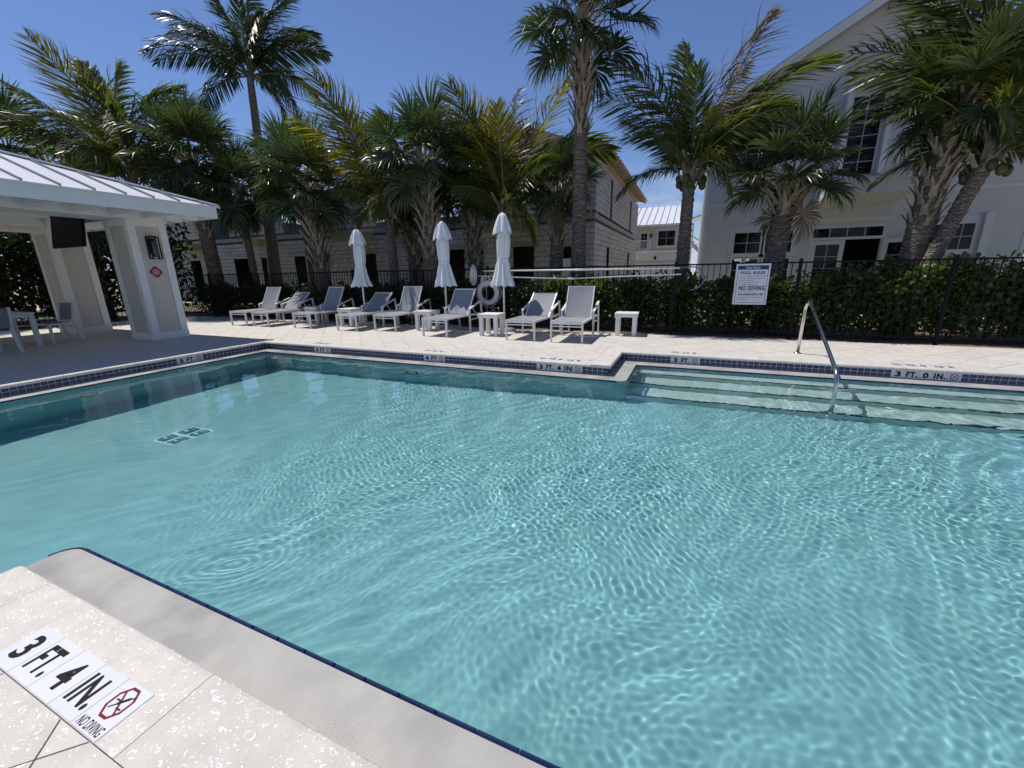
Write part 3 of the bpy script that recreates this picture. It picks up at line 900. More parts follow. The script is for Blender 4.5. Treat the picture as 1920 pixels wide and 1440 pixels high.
# ================================================================== SIDE TABLES
def make_table():
    t = thing('side_table', '', 'side table', (0, 0, 0), 0, 'low white tables beside the loungers')
    w = .50; h = .50
    for i in range(4):
        part('board', MB().bevbox((0, -w / 2 + w * (i + .5) / 4, h - .0125), (w, w / 4 - .005, .025), .003), M['hdpe'], t)
    ap = MB()
    for s in (-1, 1):
        ap.span((-w / 2 + .005, s * (w / 2 - .012) - .011, h - .085), (w / 2 - .005, s * (w / 2 - .012) + .011, h - .026))
        ap.span((s * (w / 2 - .016) - .011, -w / 2 + .024, h - .085), (s * (w / 2 - .016) + .011, w / 2 - .024, h - .026))
    part('apron', ap, M['hdpe'], t)
    for sx in (-1, 1):
        for sy in (-1, 1):
            part('leg', MB().bevbox((sx * (w / 2 - .07), sy * (w / 2 - .07), (h - .027) / 2), (.085, .085, h - .027), .002), M['hdpe'], t)
    return t
tb = make_table()
for i, (x, y, rz, lab) in enumerate(((-10.62, 9.42, .0, 'low white table between the second and third loungers from the left'),
                                     (-8.93, 9.08, .0, 'low white table just left of the leftmost umbrella pole'),
                                     (-6.22, 8.95, .0, 'low white table behind the lounger with the umbrella shadow'),
                                     (-4.20, 8.62, .03, 'square white table at the foot of the tallest umbrella'),
                                     (-1.26, 9.52, .06, 'white side table standing alone right of all the loungers'))):
    if i == 0: tb.location = (x, y, 0); tb['label'] = lab
    else: dup(tb, (x, y, 0), rz, lab)

# ================================================================== CLOSED UMBRELLAS
M['canvas'] = mat('white_umbrella_canvas', (.74, .77, .78), .85, .04, 12, .2, 300)
def make_umbrella(seed, z0=1.12, z1=2.68):
    rr = random.Random(seed)
    t = thing('closed_umbrella', '', 'umbrella', (0, 0, 0), 0, 'closed white umbrellas')
    ph = [rr.uniform(0, 6.28) for _ in range(6)]
    H = z1 - z0
    prof = [(.25, 0), (.238, .02), (.20, .10), (.165, .20), (.135, .30), (.118, .355), (.128, .40), (.142, .50), (.146, .60), (.138, .68), (.124, .735), (.118, .755)]
    prof = [(r * (1 + rr.uniform(-.03, .03)), z0 + H * z) for r, z in prof]
    def pl(w, i):
        amp = .20 if i < 5 else .13
        return 1 + amp * math.cos(8 * w + ph[0] + .12 * i) + .075 * math.cos(13 * w + ph[1] - .2 * i) + .03 * math.cos(21 * w + ph[3] + .5 * i) + .04 * math.cos(3 * w + ph[2] + .3 * i)
    cm = MB(); n = 64
    V = []; F = []
    for i, (r, z) in enumerate(prof):
        for k in range(n):
            w = 2 * PI * k / n
            q = r * pl(w, i)
            dz = -.045 * (0.5 + .5 * math.cos(8 * w + ph[0])) if i == 0 else 0
            V.append((q * math.cos(w) + .012 * math.sin(3 * z + ph[3]), q * math.sin(w), z + dz))
    for i in range(len(prof) - 1):
        for k in range(n): F.append((i * n + k, i * n + (k + 1) % n, (i + 1) * n + (k + 1) % n, (i + 1) * n + k))
    cm.add(V, F)
    can = part('canopy', cm, M['canvas'], t, True)
    # top vent tier with a loose pointed hem
    vp = [(.205, .745), (.192, .775), (.165, .83), (.135, .89), (.105, .945), (.062, .985), (.02, 1.0)]
    V = []; F = []
    for i, (r, z) in enumerate(vp):
        for k in range(n):
            w = 2 * PI * k / n
            q = r * (1 + (.17 if i < 4 else .09) * math.cos(6 * w + ph[4] + .1 * i) + .05 * math.cos(11 * w + ph[5]))
            dz = -.07 * (.5 + .5 * math.cos(6 * w + ph[4])) if i == 0 else 0
            V.append((q * math.cos(w), q * math.sin(w), z0 + H * z + dz))
    for i in range(len(vp) - 1):
        for k in range(n): F.append((i * n + k, i * n + (k + 1) % n, (i + 1) * n + (k + 1) % n, (i + 1) * n + k))
    F.append(tuple((len(vp) - 1) * n + k for k in range(n)))
    part('vent_cap', MB().add(V, F), M['canvas'], t, True)
    part('tie_strap', MB().lathe([(.134, z0 + H * .345), (.137, z0 + H * .35), (.137, z0 + H * .368), (.134, z0 + H * .372)], 32, pleat=lambda w, i: 1 + .06 * math.cos(8 * w + ph[0])), M['canvas'], can, True)
    part('pole', MB().tube([(0, 0, .05), (0, 0, z1 - .05)], .024, 12), M['powder'], t, True)
    part('base', MB().bevbox((0, 0, .03), (.46, .46, .06), .012), M['umb_base'], t)
    part('collar', MB().lathe([(.045, .06), (.043, .17), (.03, .18)], 14), M['umb_base'], t, True)
    return t
M['umb_base'] = mat('weathered_umbrella_base', (.38, .37, .34), .8, .1, 12)
for seed, x, y, top, lab in ((1, -8.67, 9.40, 2.64, 'closed white umbrella at the left of the three'),
                             (2, -5.90, 9.40, 2.68, 'closed white umbrella in the middle of the three, bulging at its waist'),
                             (3, -4.21, 9.36, 2.76, 'tallest closed white umbrella, right of the life ring')):
    u = make_umbrella(seed, 1.12, top); u.location = (x, y, 0); u['label'] = lab; u.rotation_euler.z = seed * 1.3

# ================================================================== FENCE
FY = 9.9
def fence(a, b, label, picket_pitch=.116, post_every=2.35):
    a, b = Vector((*a, 0)), Vector((*b, 0)); d = (b - a); L_ = d.length; rz = math.atan2(d.y, d.x)
    t = thing('fence', label, 'fence', a, rz)
    part('top_rail', MB().box((L_ / 2, 0, 1.505), (L_, .036, .032)), M['black_metal'], t)
    part('bottom_rail', MB().box((L_ / 2, 0, .115), (L_, .032, .028)), M['black_metal'], t)
    pk = MB().box((0, 0, .81), (.0145, .0145, 1.356)).mesh('picket', M['black_metal'])
    po = MB().bevbox((0, 0, .775), (.052, .052, 1.61), .008).mesh('post', M['black_metal'])
    posts = [i * L_ / round(L_ / post_every) for i in range(round(L_ / post_every) + 1)]
    xs = []; x = picket_pitch
    while x < L_ - .05:
        if all(abs(x - p) > .04 for p in posts): xs.append(x)
        x += picket_pitch
    for p in posts: obj('post', po, t, (p, 0, 0))
    for p in xs: obj('picket', pk, t, (p, 0, 0))
    return t
fence((-18.6, FY), (8.8, FY), 'long black metal picket fence behind the loungers and the rules sign')
fence((-18.6, -1.2), (-18.6, FY - .06), 'black metal picket fence beyond the open pavilion at the left')

# ================================================================== SIGN ON THE FENCE
M['sign_white'] = mat('sign_white', (.62, .64, .68), .4, .02, 6)
M['sign_navy'] = mat('sign_navy', (.012, .022, .115), .4)
M['sign_ink'] = mat('sign_ink', (.022, .028, .06), .45)
t = thing('pool_rules_sign', 'white POOL RULES sign with a navy header hung on the black fence', 'sign', (1.14, FY - .045, 1.09))
t.matrix_world = Matrix.Translation((1.14, FY - .045, 1.09)) @ WALLY.to_4x4()
SW, SH = .615, .815
bd = part('board', MB().bevbox((0, 0, 0), (SW, SH, .008), .002), M['sign_white'], t)
hd = part('header', MB().span((-SW / 2 + .034, SH / 2 - .115, .0042), (SW / 2 - .034, SH / 2 - .034, .0050)), M['sign_navy'], bd)
fr = MB()
x1, y0, y1 = SW / 2 - .034, -SH / 2 + .034, SH / 2 - .115
fr.span((-x1, y0, .0042), (-x1 + .008, y1, .0049)); fr.span((x1 - .008, y0, .0042), (x1, y1, .0049)); fr.span((-x1 + .0081, y0, .0042), (x1 - .0081, y0 + .008, .0049))
part('border', fr, M['sign_navy'], bd)
obj('lettering', text_mesh('Water Pointe', .25, .058, M['sign_white'], .004, .35), bd, (0, SH / 2 - .074, .0056))
obj('lettering', text_mesh('POOL RULES', .44, .060, M['sign_ink'], .04), bd, (0, .232, .0048))
rows = [('1.  NO FOOD OR BEVERAGES IN POOL OR ON POOL DECK', .165, .014, .50), ('2.  NO GLASS OR ANIMALS IN THE FENCED POOL AREA', .124, .014, .48),
        ('3.  BATHING LOAD 37 PERSONS', .083, .014, .28), ('4.  POOL HOURS DAWN TO DUSK', .045, .014, .36), ('5.  SHOWER BEFORE ENTERING POOL', .003, .014, .34)]
for s_, y, h, w in rows: obj('lettering', text_mesh(s_, w, h, M['sign_ink'], .035), bd, (-.25 + w / 2, y, .0048))
obj('lettering', text_mesh('NO DIVING', .47, .098, M['sign_navy'], .045), bd, (.015, -.072, .0048))
obj('lettering', text_mesh('6.', .014, .013, M['sign_ink'], .01), bd, (-.245, -.072, .0048))
obj('lettering', text_mesh('7.  DO NOT SWALLOW THE WATER', .30, .014, M['sign_ink'], .035), bd, (-.25 + .15, -.148, .0048))
obj('lettering', text_mesh('8.', .014, .013, M['sign_ink'], .01), bd, (-.245, -.203, .0048))
obj('lettering', text_mesh('POOL MAXIMUM DEPTH: 5 FEET', .455, .044, M['sign_ink'], .05), bd, (.012, -.200, .0048))
obj('lettering', text_mesh('9.  CHILDREN UNDER 12 MUST HAVE ADULT SUPERVISION', .48, .014, M['sign_ink'], .035), bd, (-.25 + .24, -.258, .0048))
obj('lettering', text_mesh('10.  NO SAFETY PERSONNEL', .22, .014, M['sign_ink'], .035), bd, (-.25 + .11, -.298, .0048))
for sx in (-1, 1):
    for sy in (-1, 1): part('bolt', MB().lathe([(.007, .004), (.006, .008)], 8, sx * .29, sy * .385), M['steel'], t)
# small white twin-headed lamp on the rail above the sign
t = thing('security_light', 'small white twin-headed lamp on the fence rail just above the rules sign', 'lamp', (.92, FY, 1.521))
lm_ = MB().box((-.075, -.02, .055), (.125, .05, .042)); part('lamp_head', lm_, M['white_paint'], t)
part('lamp_head', MB().box((.10, -.02, .055), (.055, .05, .042)), M['white_paint'], t)
part('bracket', MB().beam((-.02, 0, .0), (-.02, 0, .04), .02, .02, (0, 1, 0)).beam((-.02, -.0, .012), (.085, -.0, .045), .014, .014), M['white_paint'], t)

# ================================================================== RESCUE GEAR ON THE FENCE
M['ring_white'] = mat('life_ring_white', (.55, .55, .53), .6, .1, 9)
M['rope'] = mat('pale_rope', (.52, .52, .50), .9, .1, 60)
t = thing('life_ring', 'white life ring with its throw rope hung on the black fence', 'life ring', (-4.87, FY - .075, .905))
part('ring', MB().tube([(.255 * math.cos(2 * PI * i / 36), 0, .255 * math.sin(2 * PI * i / 36)) for i in range(36)], .068, 14, closed=True), M['ring_white'], t, True)
for k in range(4):
    a = PI / 4 + k * PI / 2
    c = Vector((.255 * math.cos(a), 0, .255 * math.sin(a))); e = Vector((math.cos(a), 0, math.sin(a)))
    part('band', MB().tube([c + e * (.0705 * math.cos(2 * PI * i / 16)) + Vector((0, 1, 0)) * (.0705 * math.sin(2 * PI * i / 16)) for i in range(16)], .008, 6, closed=True), M['rope'], t, True)
grab = []
for k in range(4):
    a0 = PI / 4 + k * PI / 2
    for i in range(9):
        a = a0 + (PI / 2) * i / 8; r = .33 + .045 * math.sin(PI * i / 8); grab.append((r * math.cos(a), .01, r * math.sin(a)))
part('grab_line', MB().tube(grab, .007, 6), M['rope'], t, True)
t = thing('throw_rope', 'coil of pale throw rope hanging above the life ring', 'rope', (-4.93, FY - .05, 1.25))
for k in range(4):
    ph = k * .4; rr = .085 + .012 * k
    pts = [(rr * math.cos(2 * PI * i / 20) * (1 + .1 * math.sin(ph)), -.012 * k, -.02 + rr * 1.15 * math.sin(2 * PI * i / 20) - .01 * k) for i in range(20)]
    part('loop', MB().tube(pts, .012, 6, closed=True), M['rope'], t, True)
part('tail', MB().tube([(.02, -.03, .22), (.02, -.035, .05), (.03, -.05, -.25), (.03, -.055, -.62), (.035, -.05, -.98)], .006, 6), M['rope'], t, True)
# rescue pole with a blue crook, and the leaf net on its own pole
M['pole_white'] = mat('white_telescopic_pole', (.74, .74, .72), .35, .03, 5)
M['crook_blue'] = mat('blue_grey_crook', (.10, .17, .25), .4)
t = thing('rescue_pole', 'long white rescue pole with a blue crook hung high along the fence', 'pole', (-5.0, FY - .05, 1.455))
part('pole', MB().tube([(0, 0, 0), (2.45, 0, -.012), (4.75, 0, -.012)], .021, 10), M['pole_white'], t, True)
part('sleeve', MB().tube([(2.3, 0, -.012), (2.75, 0, -.012)], .026, 10), M['pole_white'], t, True)
ck = [(4.75, 0, -.012), (4.88, 0, .0), (5.0, 0, .005)]
for i in range(1, 12):
    a = math.radians(95 - i * 17); ck.append((5.0 + .245 * math.cos(a), -.005, -.235 + .24 * math.sin(a)))
part('crook', MB().tube(ck, .012, 8), M['crook_blue'], t, True)
t = thing('leaf_skimmer', 'white leaf net on a long bent pole hung below the rescue pole', 'net', (-5.13, FY - .07, 1.335))
part('pole', MB().tube([(0, 0, 0), (1.2, 0, -.05), (2.48, 0, -.093), (3.4, 0, -.06), (4.92, 0, -.022)], .016, 10), M['pole_white'], t, True)
part('joint', MB().tube([(2.40, 0, -.0905), (2.56, 0, -.0905)], .024, 10), M['pole_white'], t, True)
hoop = [(-.15 + .095 * math.cos(2 * PI * i / 24), -.02, .02 + .26 * math.sin(2 * PI * i / 24)) for i in range(24)]
part('hoop', MB().tube(hoop, .011, 6, closed=True), M['pole_white'], t, True)
M['net'] = mat('white_netting', (.50, .52, .48), .9, .25, 60)
nb = MB(); V = []; F = []
for i in range(7):
    u = i / 6
    for k in range(14):
        w = 2 * PI * k / 14
        rr = (1 - u * .55) * (1 + .08 * math.cos(3 * w + i))
        V.append((-.15 + .09 * rr * math.cos(w) + .01 * u, -.02 - .10 * math.sin(PI * u) * .6 - .02, .02 + .25 * rr * math.sin(w) - .16 * u * u))
for i in range(6):
    for k in range(14): F.append((i * 14 + k, i * 14 + (k + 1) % 14, (i + 1) * 14 + (k + 1) % 14, (i + 1) * 14 + k))
F.append(tuple(6 * 14 + k for k in range(14)))
part('net_bag', nb.add(V, F), M['net'], t, True)

# ================================================================== PAVILION
def at(o, parent):            # mesh built in world coordinates under a thing that stands at its base
    o.location = -Vector(parent.location); return o
def wpart(name, mb, mt, parent, smooth=False, kind=None, label=None):
    return at(part(name, mb, mt, parent, smooth, kind, label), parent)
M['stucco'] = mat('cream_stucco', (.54, .525, .47), .85, .06, 9, .15, 120)
M['fascia'] = mat('white_fascia_board', (.74, .75, .74), .55, .03, 5)
M['roof_metal'] = mat('white_roof_metal', (.74, .75, .78), .3, .03, 1.5, metal=.0, spec=.6)
M['seam'] = mat('roof_seam', (.20, .21, .22), .4, spec=.5)
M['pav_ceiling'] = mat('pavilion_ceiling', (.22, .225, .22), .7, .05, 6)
M['tv'] = mat('tv_black', (.005, .005, .007), .5, spec=.12)
pav = thing('pavilion', 'open white pool pavilion with square pillars and a standing seam metal roof', 'pavilion', (-13.8, 1.8, 0))
ex0, ex1, ey0, ey1, ez, pit = -17.45, -10.15, -3.2, 6.62, 2.98, .35
PB = {'x1': -11.55, 'x2': -12.45}
def pillar(x0, x1, y0, y1):
    p = wpart('pillar', MB().span((x0 + .03, y0 + .03, 0), (x1 - .03, y1 - .03, 2.70)), M['stucco'], pav)
    w = .15
    for cx, sx in ((x0, 1), (x1, -1)):
        for cy, sy in ((y0, 1), (y1, -1)):
            b = MB()
            b.span((cx, cy, .16), (cx + sx * w, cy + sy * .03, 2.55)); b.span((cx, cy + sy * .0302, .16), (cx + sx * .03, cy + sy * w, 2.55))
            part('corner_board', b, M['fascia'], p)
    b = MB()
    b.span((x0 - .006, y0 - .006, 0), (x1 + .006, y1 + .006, .158)); part('base_board', b, M['fascia'], p)
    b = MB(); b.span((x0 - .004, y0 - .004, 2.552), (x1 + .004, y1 + .004, 2.698)); part('cap_board', b, M['fascia'], p)
    # lap boards set in each face between the corner boards
    for k in range(12):
        z0 = .16 + k * .199; b = MB()
        for ya, yb, sg in ((y1, y1 - .02, 1), (y0, y0 + .02, -1)):
            b.span((x0 + w + .002, ya - sg * .022, z0), (x1 - w - .002, ya - sg * .031, z0 + .195))
        for xa, sg in ((x1, 1), (x0, -1)):
            b.span((xa - sg * .022, y0 + w + .002, z0), (xa - sg * .031, y1 - w - .002, z0 + .195))
        part('lap_board', b, M['stucco'], p)
    return p
for x0, x1 in ((-12.45, -11.55), (-16.0, -15.1)):
    pillar(x0, x1, 5.50, 6.26); pillar(x0, x1, -2.7, -1.94)
bm = MB()
for x0, x1 in ((-12.40, -11.545), (-15.98, -15.12)):
    bm.span((x0, -2.68, 2.70), (x1, 6.24, 2.955))
bm.span((-15.1199, 5.52, 2.70), (-12.4001, 6.235, 2.952)); bm.span((-15.1199, -2.66, 2.70), (-12.4001, -1.96, 2.952))
wpart('beam', bm, M['fascia'], pav)
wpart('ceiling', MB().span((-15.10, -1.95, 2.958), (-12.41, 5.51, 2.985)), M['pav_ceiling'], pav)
# soffit, fascia
so_ = MB()
so_.span((ex0 + .03, ey0 + .03, 2.905), (ex1 - .03, ey1 - .03, 2.93)); wpart('soffit', so_, M['fascia'], pav)
for a, b in (((ex1 - .028, ey0), (ex1, ey1)), ((ex0, ey0), (ex0 + .028, ey1)), ((ex0 + .0285, ey1 - .028), (ex1 - .0285, ey1)), ((ex0 + .0285, ey0), (ex1 - .0285, ey0 + .028))):
    wpart('fascia_board', MB().span((a[0], a[1], 2.715), (b[0], b[1], 2.955)), M['fascia'], pav)
# rafter tails under the overhang
rt = MB().span((-.60, -.035, -.19), (.60, .035, 0)).mesh('rafter_tail', M['fascia'])
y = ey0 + .5
while y < ey1 - .2:
    o = obj('rafter_tail', rt, pav, Vector((-10.86, y, 2.903)) - pav.location); y += .61
x = -16.9
while x < ex1 - .5:
    o = obj('rafter_tail', rt, pav, Vector((x, 6.40, 2.903)) - pav.location, (0, 0, PI / 2), (.28, 1, 1)); x += .61
# hip roof, drip edge and seams
hw = (ex1 - ex0) / 2; rz_ = ez + hw * pit; mx_ = (ex0 + ex1) / 2
o_ = .04
E0 = [(ex0 - o_, ey0 - o_, ez - .012), (ex1 + o_, ey0 - o_, ez - .012), (ex1 + o_, ey1 + o_, ez - .012), (ex0 - o_, ey1 + o_, ez - .012)]
Rg = [(mx_, ey0 + hw, rz_), (mx_, ey1 - hw, rz_)]
rf = MB()
V = E0 + Rg + [(x, y, z - .03) for x, y, z in E0]
rf.add(V, [(1, 2, 5, 4), (3, 0, 4, 5), (2, 3, 5), (0, 1, 4), (6, 7, 1, 0), (7, 8, 2, 1), (8, 9, 3, 2), (9, 6, 0, 3)])
roof = wpart('roof', rf, M['roof_metal'], pav)
def seam(a, b, w=.02, h=.04):
    part('roof_seam', MB().beam(Vector(a) + Vector((0, 0, h * .5)), Vector(b) + Vector((0, 0, h * .5)), w, h), M['seam'], roof)
y = ey1 - .30
while y > ey0 + .1:
    t_ = min(hw, ey1 - y, y - ey0)
    for sx, xe in ((-1, ex1 + o_), (1, ex0 - o_)):
        seam((xe, y, ez - .012), (xe + sx * (t_ + o_), y, ez + t_ * pit))
    y -= .46
x = ex0 + .4
while x < ex1:
    t_ = min(x - ex0, ex1 - x)
    seam((x, ey1 + o_, ez - .012), (x, ey1 - t_, ez + t_ * pit)); seam((x, ey0 - o_, ez - .012), (x, ey0 + t_, ez + t_ * pit)); x += .46
for e, r in ((E0[2], Rg[1]), (E0[3], Rg[1]), (E0[0], Rg[0]), (E0[1], Rg[0]), (Rg[0], Rg[1])):
    part('ridge_cap', MB().beam(Vector(e) + Vector((0, 0, .022)), Vector(r) + Vector((0, 0, .022)), .20, .03), M['roof_metal'], roof)
# television hung under the beam
tv = thing('television', 'large black television hung under the pavilion beam', 'television', (-13.15, 5.12, 2.52))
tvm = Matrix.Rotation(math.radians(-9), 3, 'X')
part('casing', MB().box((0, .02, 0), (1.40, .05, .80), M=tvm), M['tv'], tv)
part('screen', MB().box((0, -.009, 0), (1.36, .006, .76), M=tvm), M['tv'], tv)
part('mount', MB().beam((0, .05, .30), (0, .12, .43), .12, .04).beam((0, .05, .1), (0, .10, .42), .05, .03), M['black_metal'], tv)
# wall lantern on the pillar
ln = thing('wall_lantern', 'black box lantern on the front pillar of the pavilion', 'lantern', (-11.572, 5.90, 1.84))
fm = MB()
for sy in (-.092, .092):
    fm.beam((.135, sy, .0), (.135, sy, .49), .022, .022, (0, 1, 0)); fm.beam((.022, sy, .0), (.022, sy, .49), .022, .022, (0, 1, 0))
for z in (.007, .483):
    for sy in (-.092, .092): fm.beam((.0295, sy, z), (.1275, sy, z), .014, .014)
    fm.beam((.135, -.0845, z), (.135, .0845, z), .014, .014)
part('frame', fm, M['black_metal'], ln)
part('back_plate', MB().span((.0, -.06, .12), (.018, .06, .46)), M['black_metal'], ln)
part('cap', MB().span((.012, -.10, .491), (.145, .10, .505)), M['black_metal'], ln)
M['lamp_glass'] = mat('smoky_lamp_glass', (.035, .037, .04), .08)
part('glass', MB().span((.06, -.045, .05), (.105, .045, .40)), M['lamp_glass'], ln)
# fire department sign
fs = thing('fire_sign', 'small red cross-shaped fire sign with white letter R on the pavilion pillar', 'sign', (-11.570, 5.865, 1.555))
FX = Matrix(((0, 0, 1), (1, 0, 0), (0, 1, 0)))
fs.matrix_world = Matrix.Translation((-11.570, 5.865, 1.555)) @ FX.to_4x4()
M['fire_red'] = mat('fire_red', (.30, .006, .035), .4)
pts = []
for k in range(4):
    a = k * PI / 2
    for da, r in ((-.42, .116), (-.2, .124), (0, .127), (.2, .124), (.42, .116), (.60, .105), (PI / 4, .101), (PI / 2 - .60, .105)):
        pts.append((r * math.cos(a + da), r * math.sin(a + da)))
pts.sort(key=lambda p: math.atan2(p[1], p[0]))
part('plate', MB().prism(pts, 0, .005), M['fire_red'], fs)
c24 = [(math.cos(2 * PI * i / 24), math.sin(2 * PI * i / 24)) for i in range(24)]
part('ring_mark', ring2d([(x * .066, y * .066) for x, y in c24], [(x * .056, y * .056) for x, y in c24], .005, .0058), M['sign_white'], fs)
part('panel', MB().prism([(-.03, -.028), (.03, -.028), (.03, .028), (-.03, .028)], .005, .0058), M['sign_white'], fs)
obj('lettering', text_mesh('R', .034, .04, M['fire_red'], .03), fs, (0, 0, .0062))

# ------------------------------------------------------------------ pavilion dining set
M['table_white'] = mat('white_patio_table', (.60, .61, .62), .5, .03, 8)
tb_ = thing('dining_table', 'white patio dining table under the pavilion', 'table', (-13.72, 3.62, 0))
for i in range(7):
    part('slat', MB().bevbox((-.55 + 1.1 * (i + .5) / 7, 0, .725), (1.1 / 7 - .006, 1.2, .025), .003), M['table_white'], tb_)
ap = MB()
for s in (-1, 1):
    ap.span((s * .50 - .012, -.5, .64), (s * .50 + .012, .5, .712)); ap.span((-.487, s * .55 - .012, .64), (.487, s * .55 + .012, .712))
part('apron', ap, M['table_white'], tb_)
for sx in (-1, 1):
    for sy in (-1, 1): part('leg', MB().beam((sx * .49, sy * .54, 0), (sx * .49, sy * .54, .711), .08, .08, (0, 1, 0)), M['table_white'], tb_)
def make_chair():
    c = thing('patio_chair', '', 'chair', (0, 0, 0), 0, 'white chairs round the pavilion table')
    fr = MB()
    for sx in (-1, 1):
        fr.beam((sx * .245, -.22, .43), (sx * .245, .225, .43), .04, .045)
    fr.beam((-.224, -.22, .43), (.224, -.22, .43), .04, .045); fr.beam((-.224, .21, .425), (.224, .21, .425), .03, .04)
    part('seat_frame', fr, M['table_white'], c)
    for sx in (-1, 1):
        part('leg', MB().beam((sx * .245, -.225, 0), (sx * .245, -.205, .406), .042, .042, (0, 1, 0)), M['table_white'], c)
        part('leg', MB().beam((sx * .245, .33, 0), (sx * .245, .23, .45), .042, .05, (0, 1, 0)), M['table_white'], c)
        part('back_post', MB().beam((sx * .245, .23, .452), (sx * .245, .32, .90), .042, .045, (0, 1, 0)), M['table_white'], c)
    part('seat', MB().box((0, 0, .452), (.44, .40, .012)), M['dark_sling'], c)
    part('back', MB().beam((0, .248, .50), (0, .314, .89), .44, .014, (0, 1, 0)), M['dark_sling'], c)
    return c
ch = make_chair(); ch.location = (-12.62, 3.30, 0); ch.rotation_euler.z = -PI / 2 + .25; ch['label'] = 'white patio chair on the pool side of the pavilion table, at the left picture edge'
dup(ch, (-13.58, 4.60, 0), .12, 'white patio chair at the far end of the pavilion table, facing us')
dup(ch, (-14.75, 3.6, 0), PI / 2, 'white patio chair on the far side of the pavilion table')

# ================================================================== BLOCK BUILDING UNDER CONSTRUCTION
M['cmu'] = mat('grey_concrete_block', (.43, .425, .41), .95, .2, 3.5, .5, 70, rand=.13)
M['cmu_joint'] = mat('block_mortar', (.07, .068, .065), .95, .2, 20)
M['precast'] = mat('precast_concrete', (.29, .285, .275), .9, .12, 4, .3, 40)
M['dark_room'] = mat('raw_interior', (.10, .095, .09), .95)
M['lumber'] = mat('pine_lumber', (.52, .39, .25), .75, .2, 9, rand=.12)
M['osb'] = mat('orange_osb', (.46, .27, .12), .85, .3, 25)
M['form_yellow'] = mat('yellow_form_board', (.34, .29, .14), .8, .15, 6)
cmu = thing('block_building', 'unfinished two storey grey concrete block building with open timber roof behind the palms', 'building', (-17.0, 22.7, 0))
BX0, BX1, BY0, BY1, BH = -31.0, -3.57, 16.5, 29.5, 5.68
BW, BHH = .4064, .203
fo = [(-6.95, -6.04, 0, 2.44), (-4.92, -4.47, .8, 2.36), (-15.0, -14.2, 0, 2.4), (-19.7, -18.9, 0, 2.5), (-22.3, -21.2, 0, 2.5), (-24.6, -23.4, 0, 2.5), (-28.7, -27.7, 0, 2.5),
      (-10.1, -9.3, 0, 2.45), (-12.3, -11.5, 0, 2.4), (-8.75, -8.35, 1.0, 2.4), (-7.6, -6.36, 3.66, 5.4), (-4.85, -4.05, 3.86, 5.30), (-10.4, -9.2, 3.7, 5.2), (-14.0, -12.8, 3.7, 5.2), (-20.2, -18.6, 3.7, 5.2), (-26, -24.6, 3.7, 5.2)]
so = [(19.2, 19.8, .4, 2.4), (25.7, 26.4, .4, 2.5), (28.2, 28.9, 0, 2.5), (19.6, 20.1, 3.75, 5.25), (25.8, 26.4, 3.75, 5.25)]
snap = lambda v, s: round(v / s) * s
blocks = []; backing = MB()
def wall_grid(length, openings, place, base):
    """blocks and mortar backing on a plane; openings cut to block size"""
    rows = int(BH / BHH)
    for r in range(rows):
        z0 = r * BHH; zc = z0 + BHH / 2
        if abs(zc - 3.45) < BHH * .55: continue                     # tie beam course
        cuts = sorted([(a - base, b - base) for a, b, c, d in openings if c - .05 < zc < d + .02])
        free_ = []; p = 0
        for a, b in cuts: free_.append((p, a)); p = b
        free_.append((p, length))
        off = (r % 2) * BW / 2
        for a, b in free_:
            if b - a < .06: continue
            backing.add([place(a, z0, .010), place(b, z0, .010), place(b, z0 + BHH, .010), place(a, z0 + BHH, .010)], [(0, 1, 2, 3)])
            k = math.floor((a - off) / BW)
            while True:
                u0 = max(a, k * BW + off); u1 = min(b, (k + 1) * BW + off)
                if u0 >= b - .02: break
                if u1 - u0 > .05: blocks.append((place((u0 + u1) / 2, zc, 0), u1 - u0 - .02))
                k += 1
pf = lambda u, z, d: (BX0 + u, BY0 + d, z)
ps = lambda u, z, d: (BX1 - d, BY0 + u, z)
wall_grid(BX1 - BX0, fo, pf, BX0); nfront = len(blocks)
wall_grid(BY1 - BY0, so, ps, BY0)
wpart('mortar_backing', backing, M['cmu_joint'], cmu)
bme_f = MB().bevbox((0, 0, 0), (.3944, BHH - .02, .03), .003)
bme = MB().box((0, .013, 0), (1, .026, BHH - .02)).mesh('block', M['cmu'])
side_mask = [i >= nfront for i in range(len(blocks))]
idx = sorted(range(len(blocks)), key=lambda i: (not inview(blocks[i][0]), not (1.45 < blocks[i][0][2]), Vector(blocks[i][0]).length))
picked = set(idx[:298]); rest = MB()
for i, (c, w) in enumerate(blocks):
    jit = rnd.uniform(-.004, .003)
    if i in picked:
        o = obj('block', bme, cmu, Vector(c) - cmu.location + (Vector((-jit, 0, 0)) if side_mask[i] else Vector((0, jit, 0))), (0, 0, PI / 2 if side_mask[i] else 0), (w, 1, 1))
    else:
        if side_mask[i]: rest.box((c[0] - .013 - jit, c[1], c[2]), (.026, w, BHH - .02))
        else: rest.box((c[0], c[1] + .013 + jit, c[2]), (w, .026, BHH - .02))
wpart('block_field', rest, M['cmu'], cmu, kind='stuff')
b = MB(); b.span((BX0, BY0 - .006, 3.355), (BX1 + .006, BY0 + .2, 3.545)); b.span((BX1 - .2, BY0 + .2001, 3.355), (BX1 + .006, BY1, 3.545))
wpart('tie_beam', b, M['precast'], cmu)
for a, b_, z0, z1 in fo:
    if z1 < 3 and z1 > 2.3: wpart('lintel', MB().span((a - .2, BY0 - .008, z1 + .02), (b_ + .2, BY0 + .19, z1 + .20)), M['precast'], cmu)
ir = MB()
ir.span((BX0, BY0 + .25, 3.2), (BX1 - .22, BY1, 3.34))                  # upper floor slab
ir.span((BX0, BY0 + 4.0, 0), (BX1 - .25, BY0 + 4.1, 3.19)); ir.span((BX0, BY0 + .25, -.02), (BX1 - .25, BY1, .02))
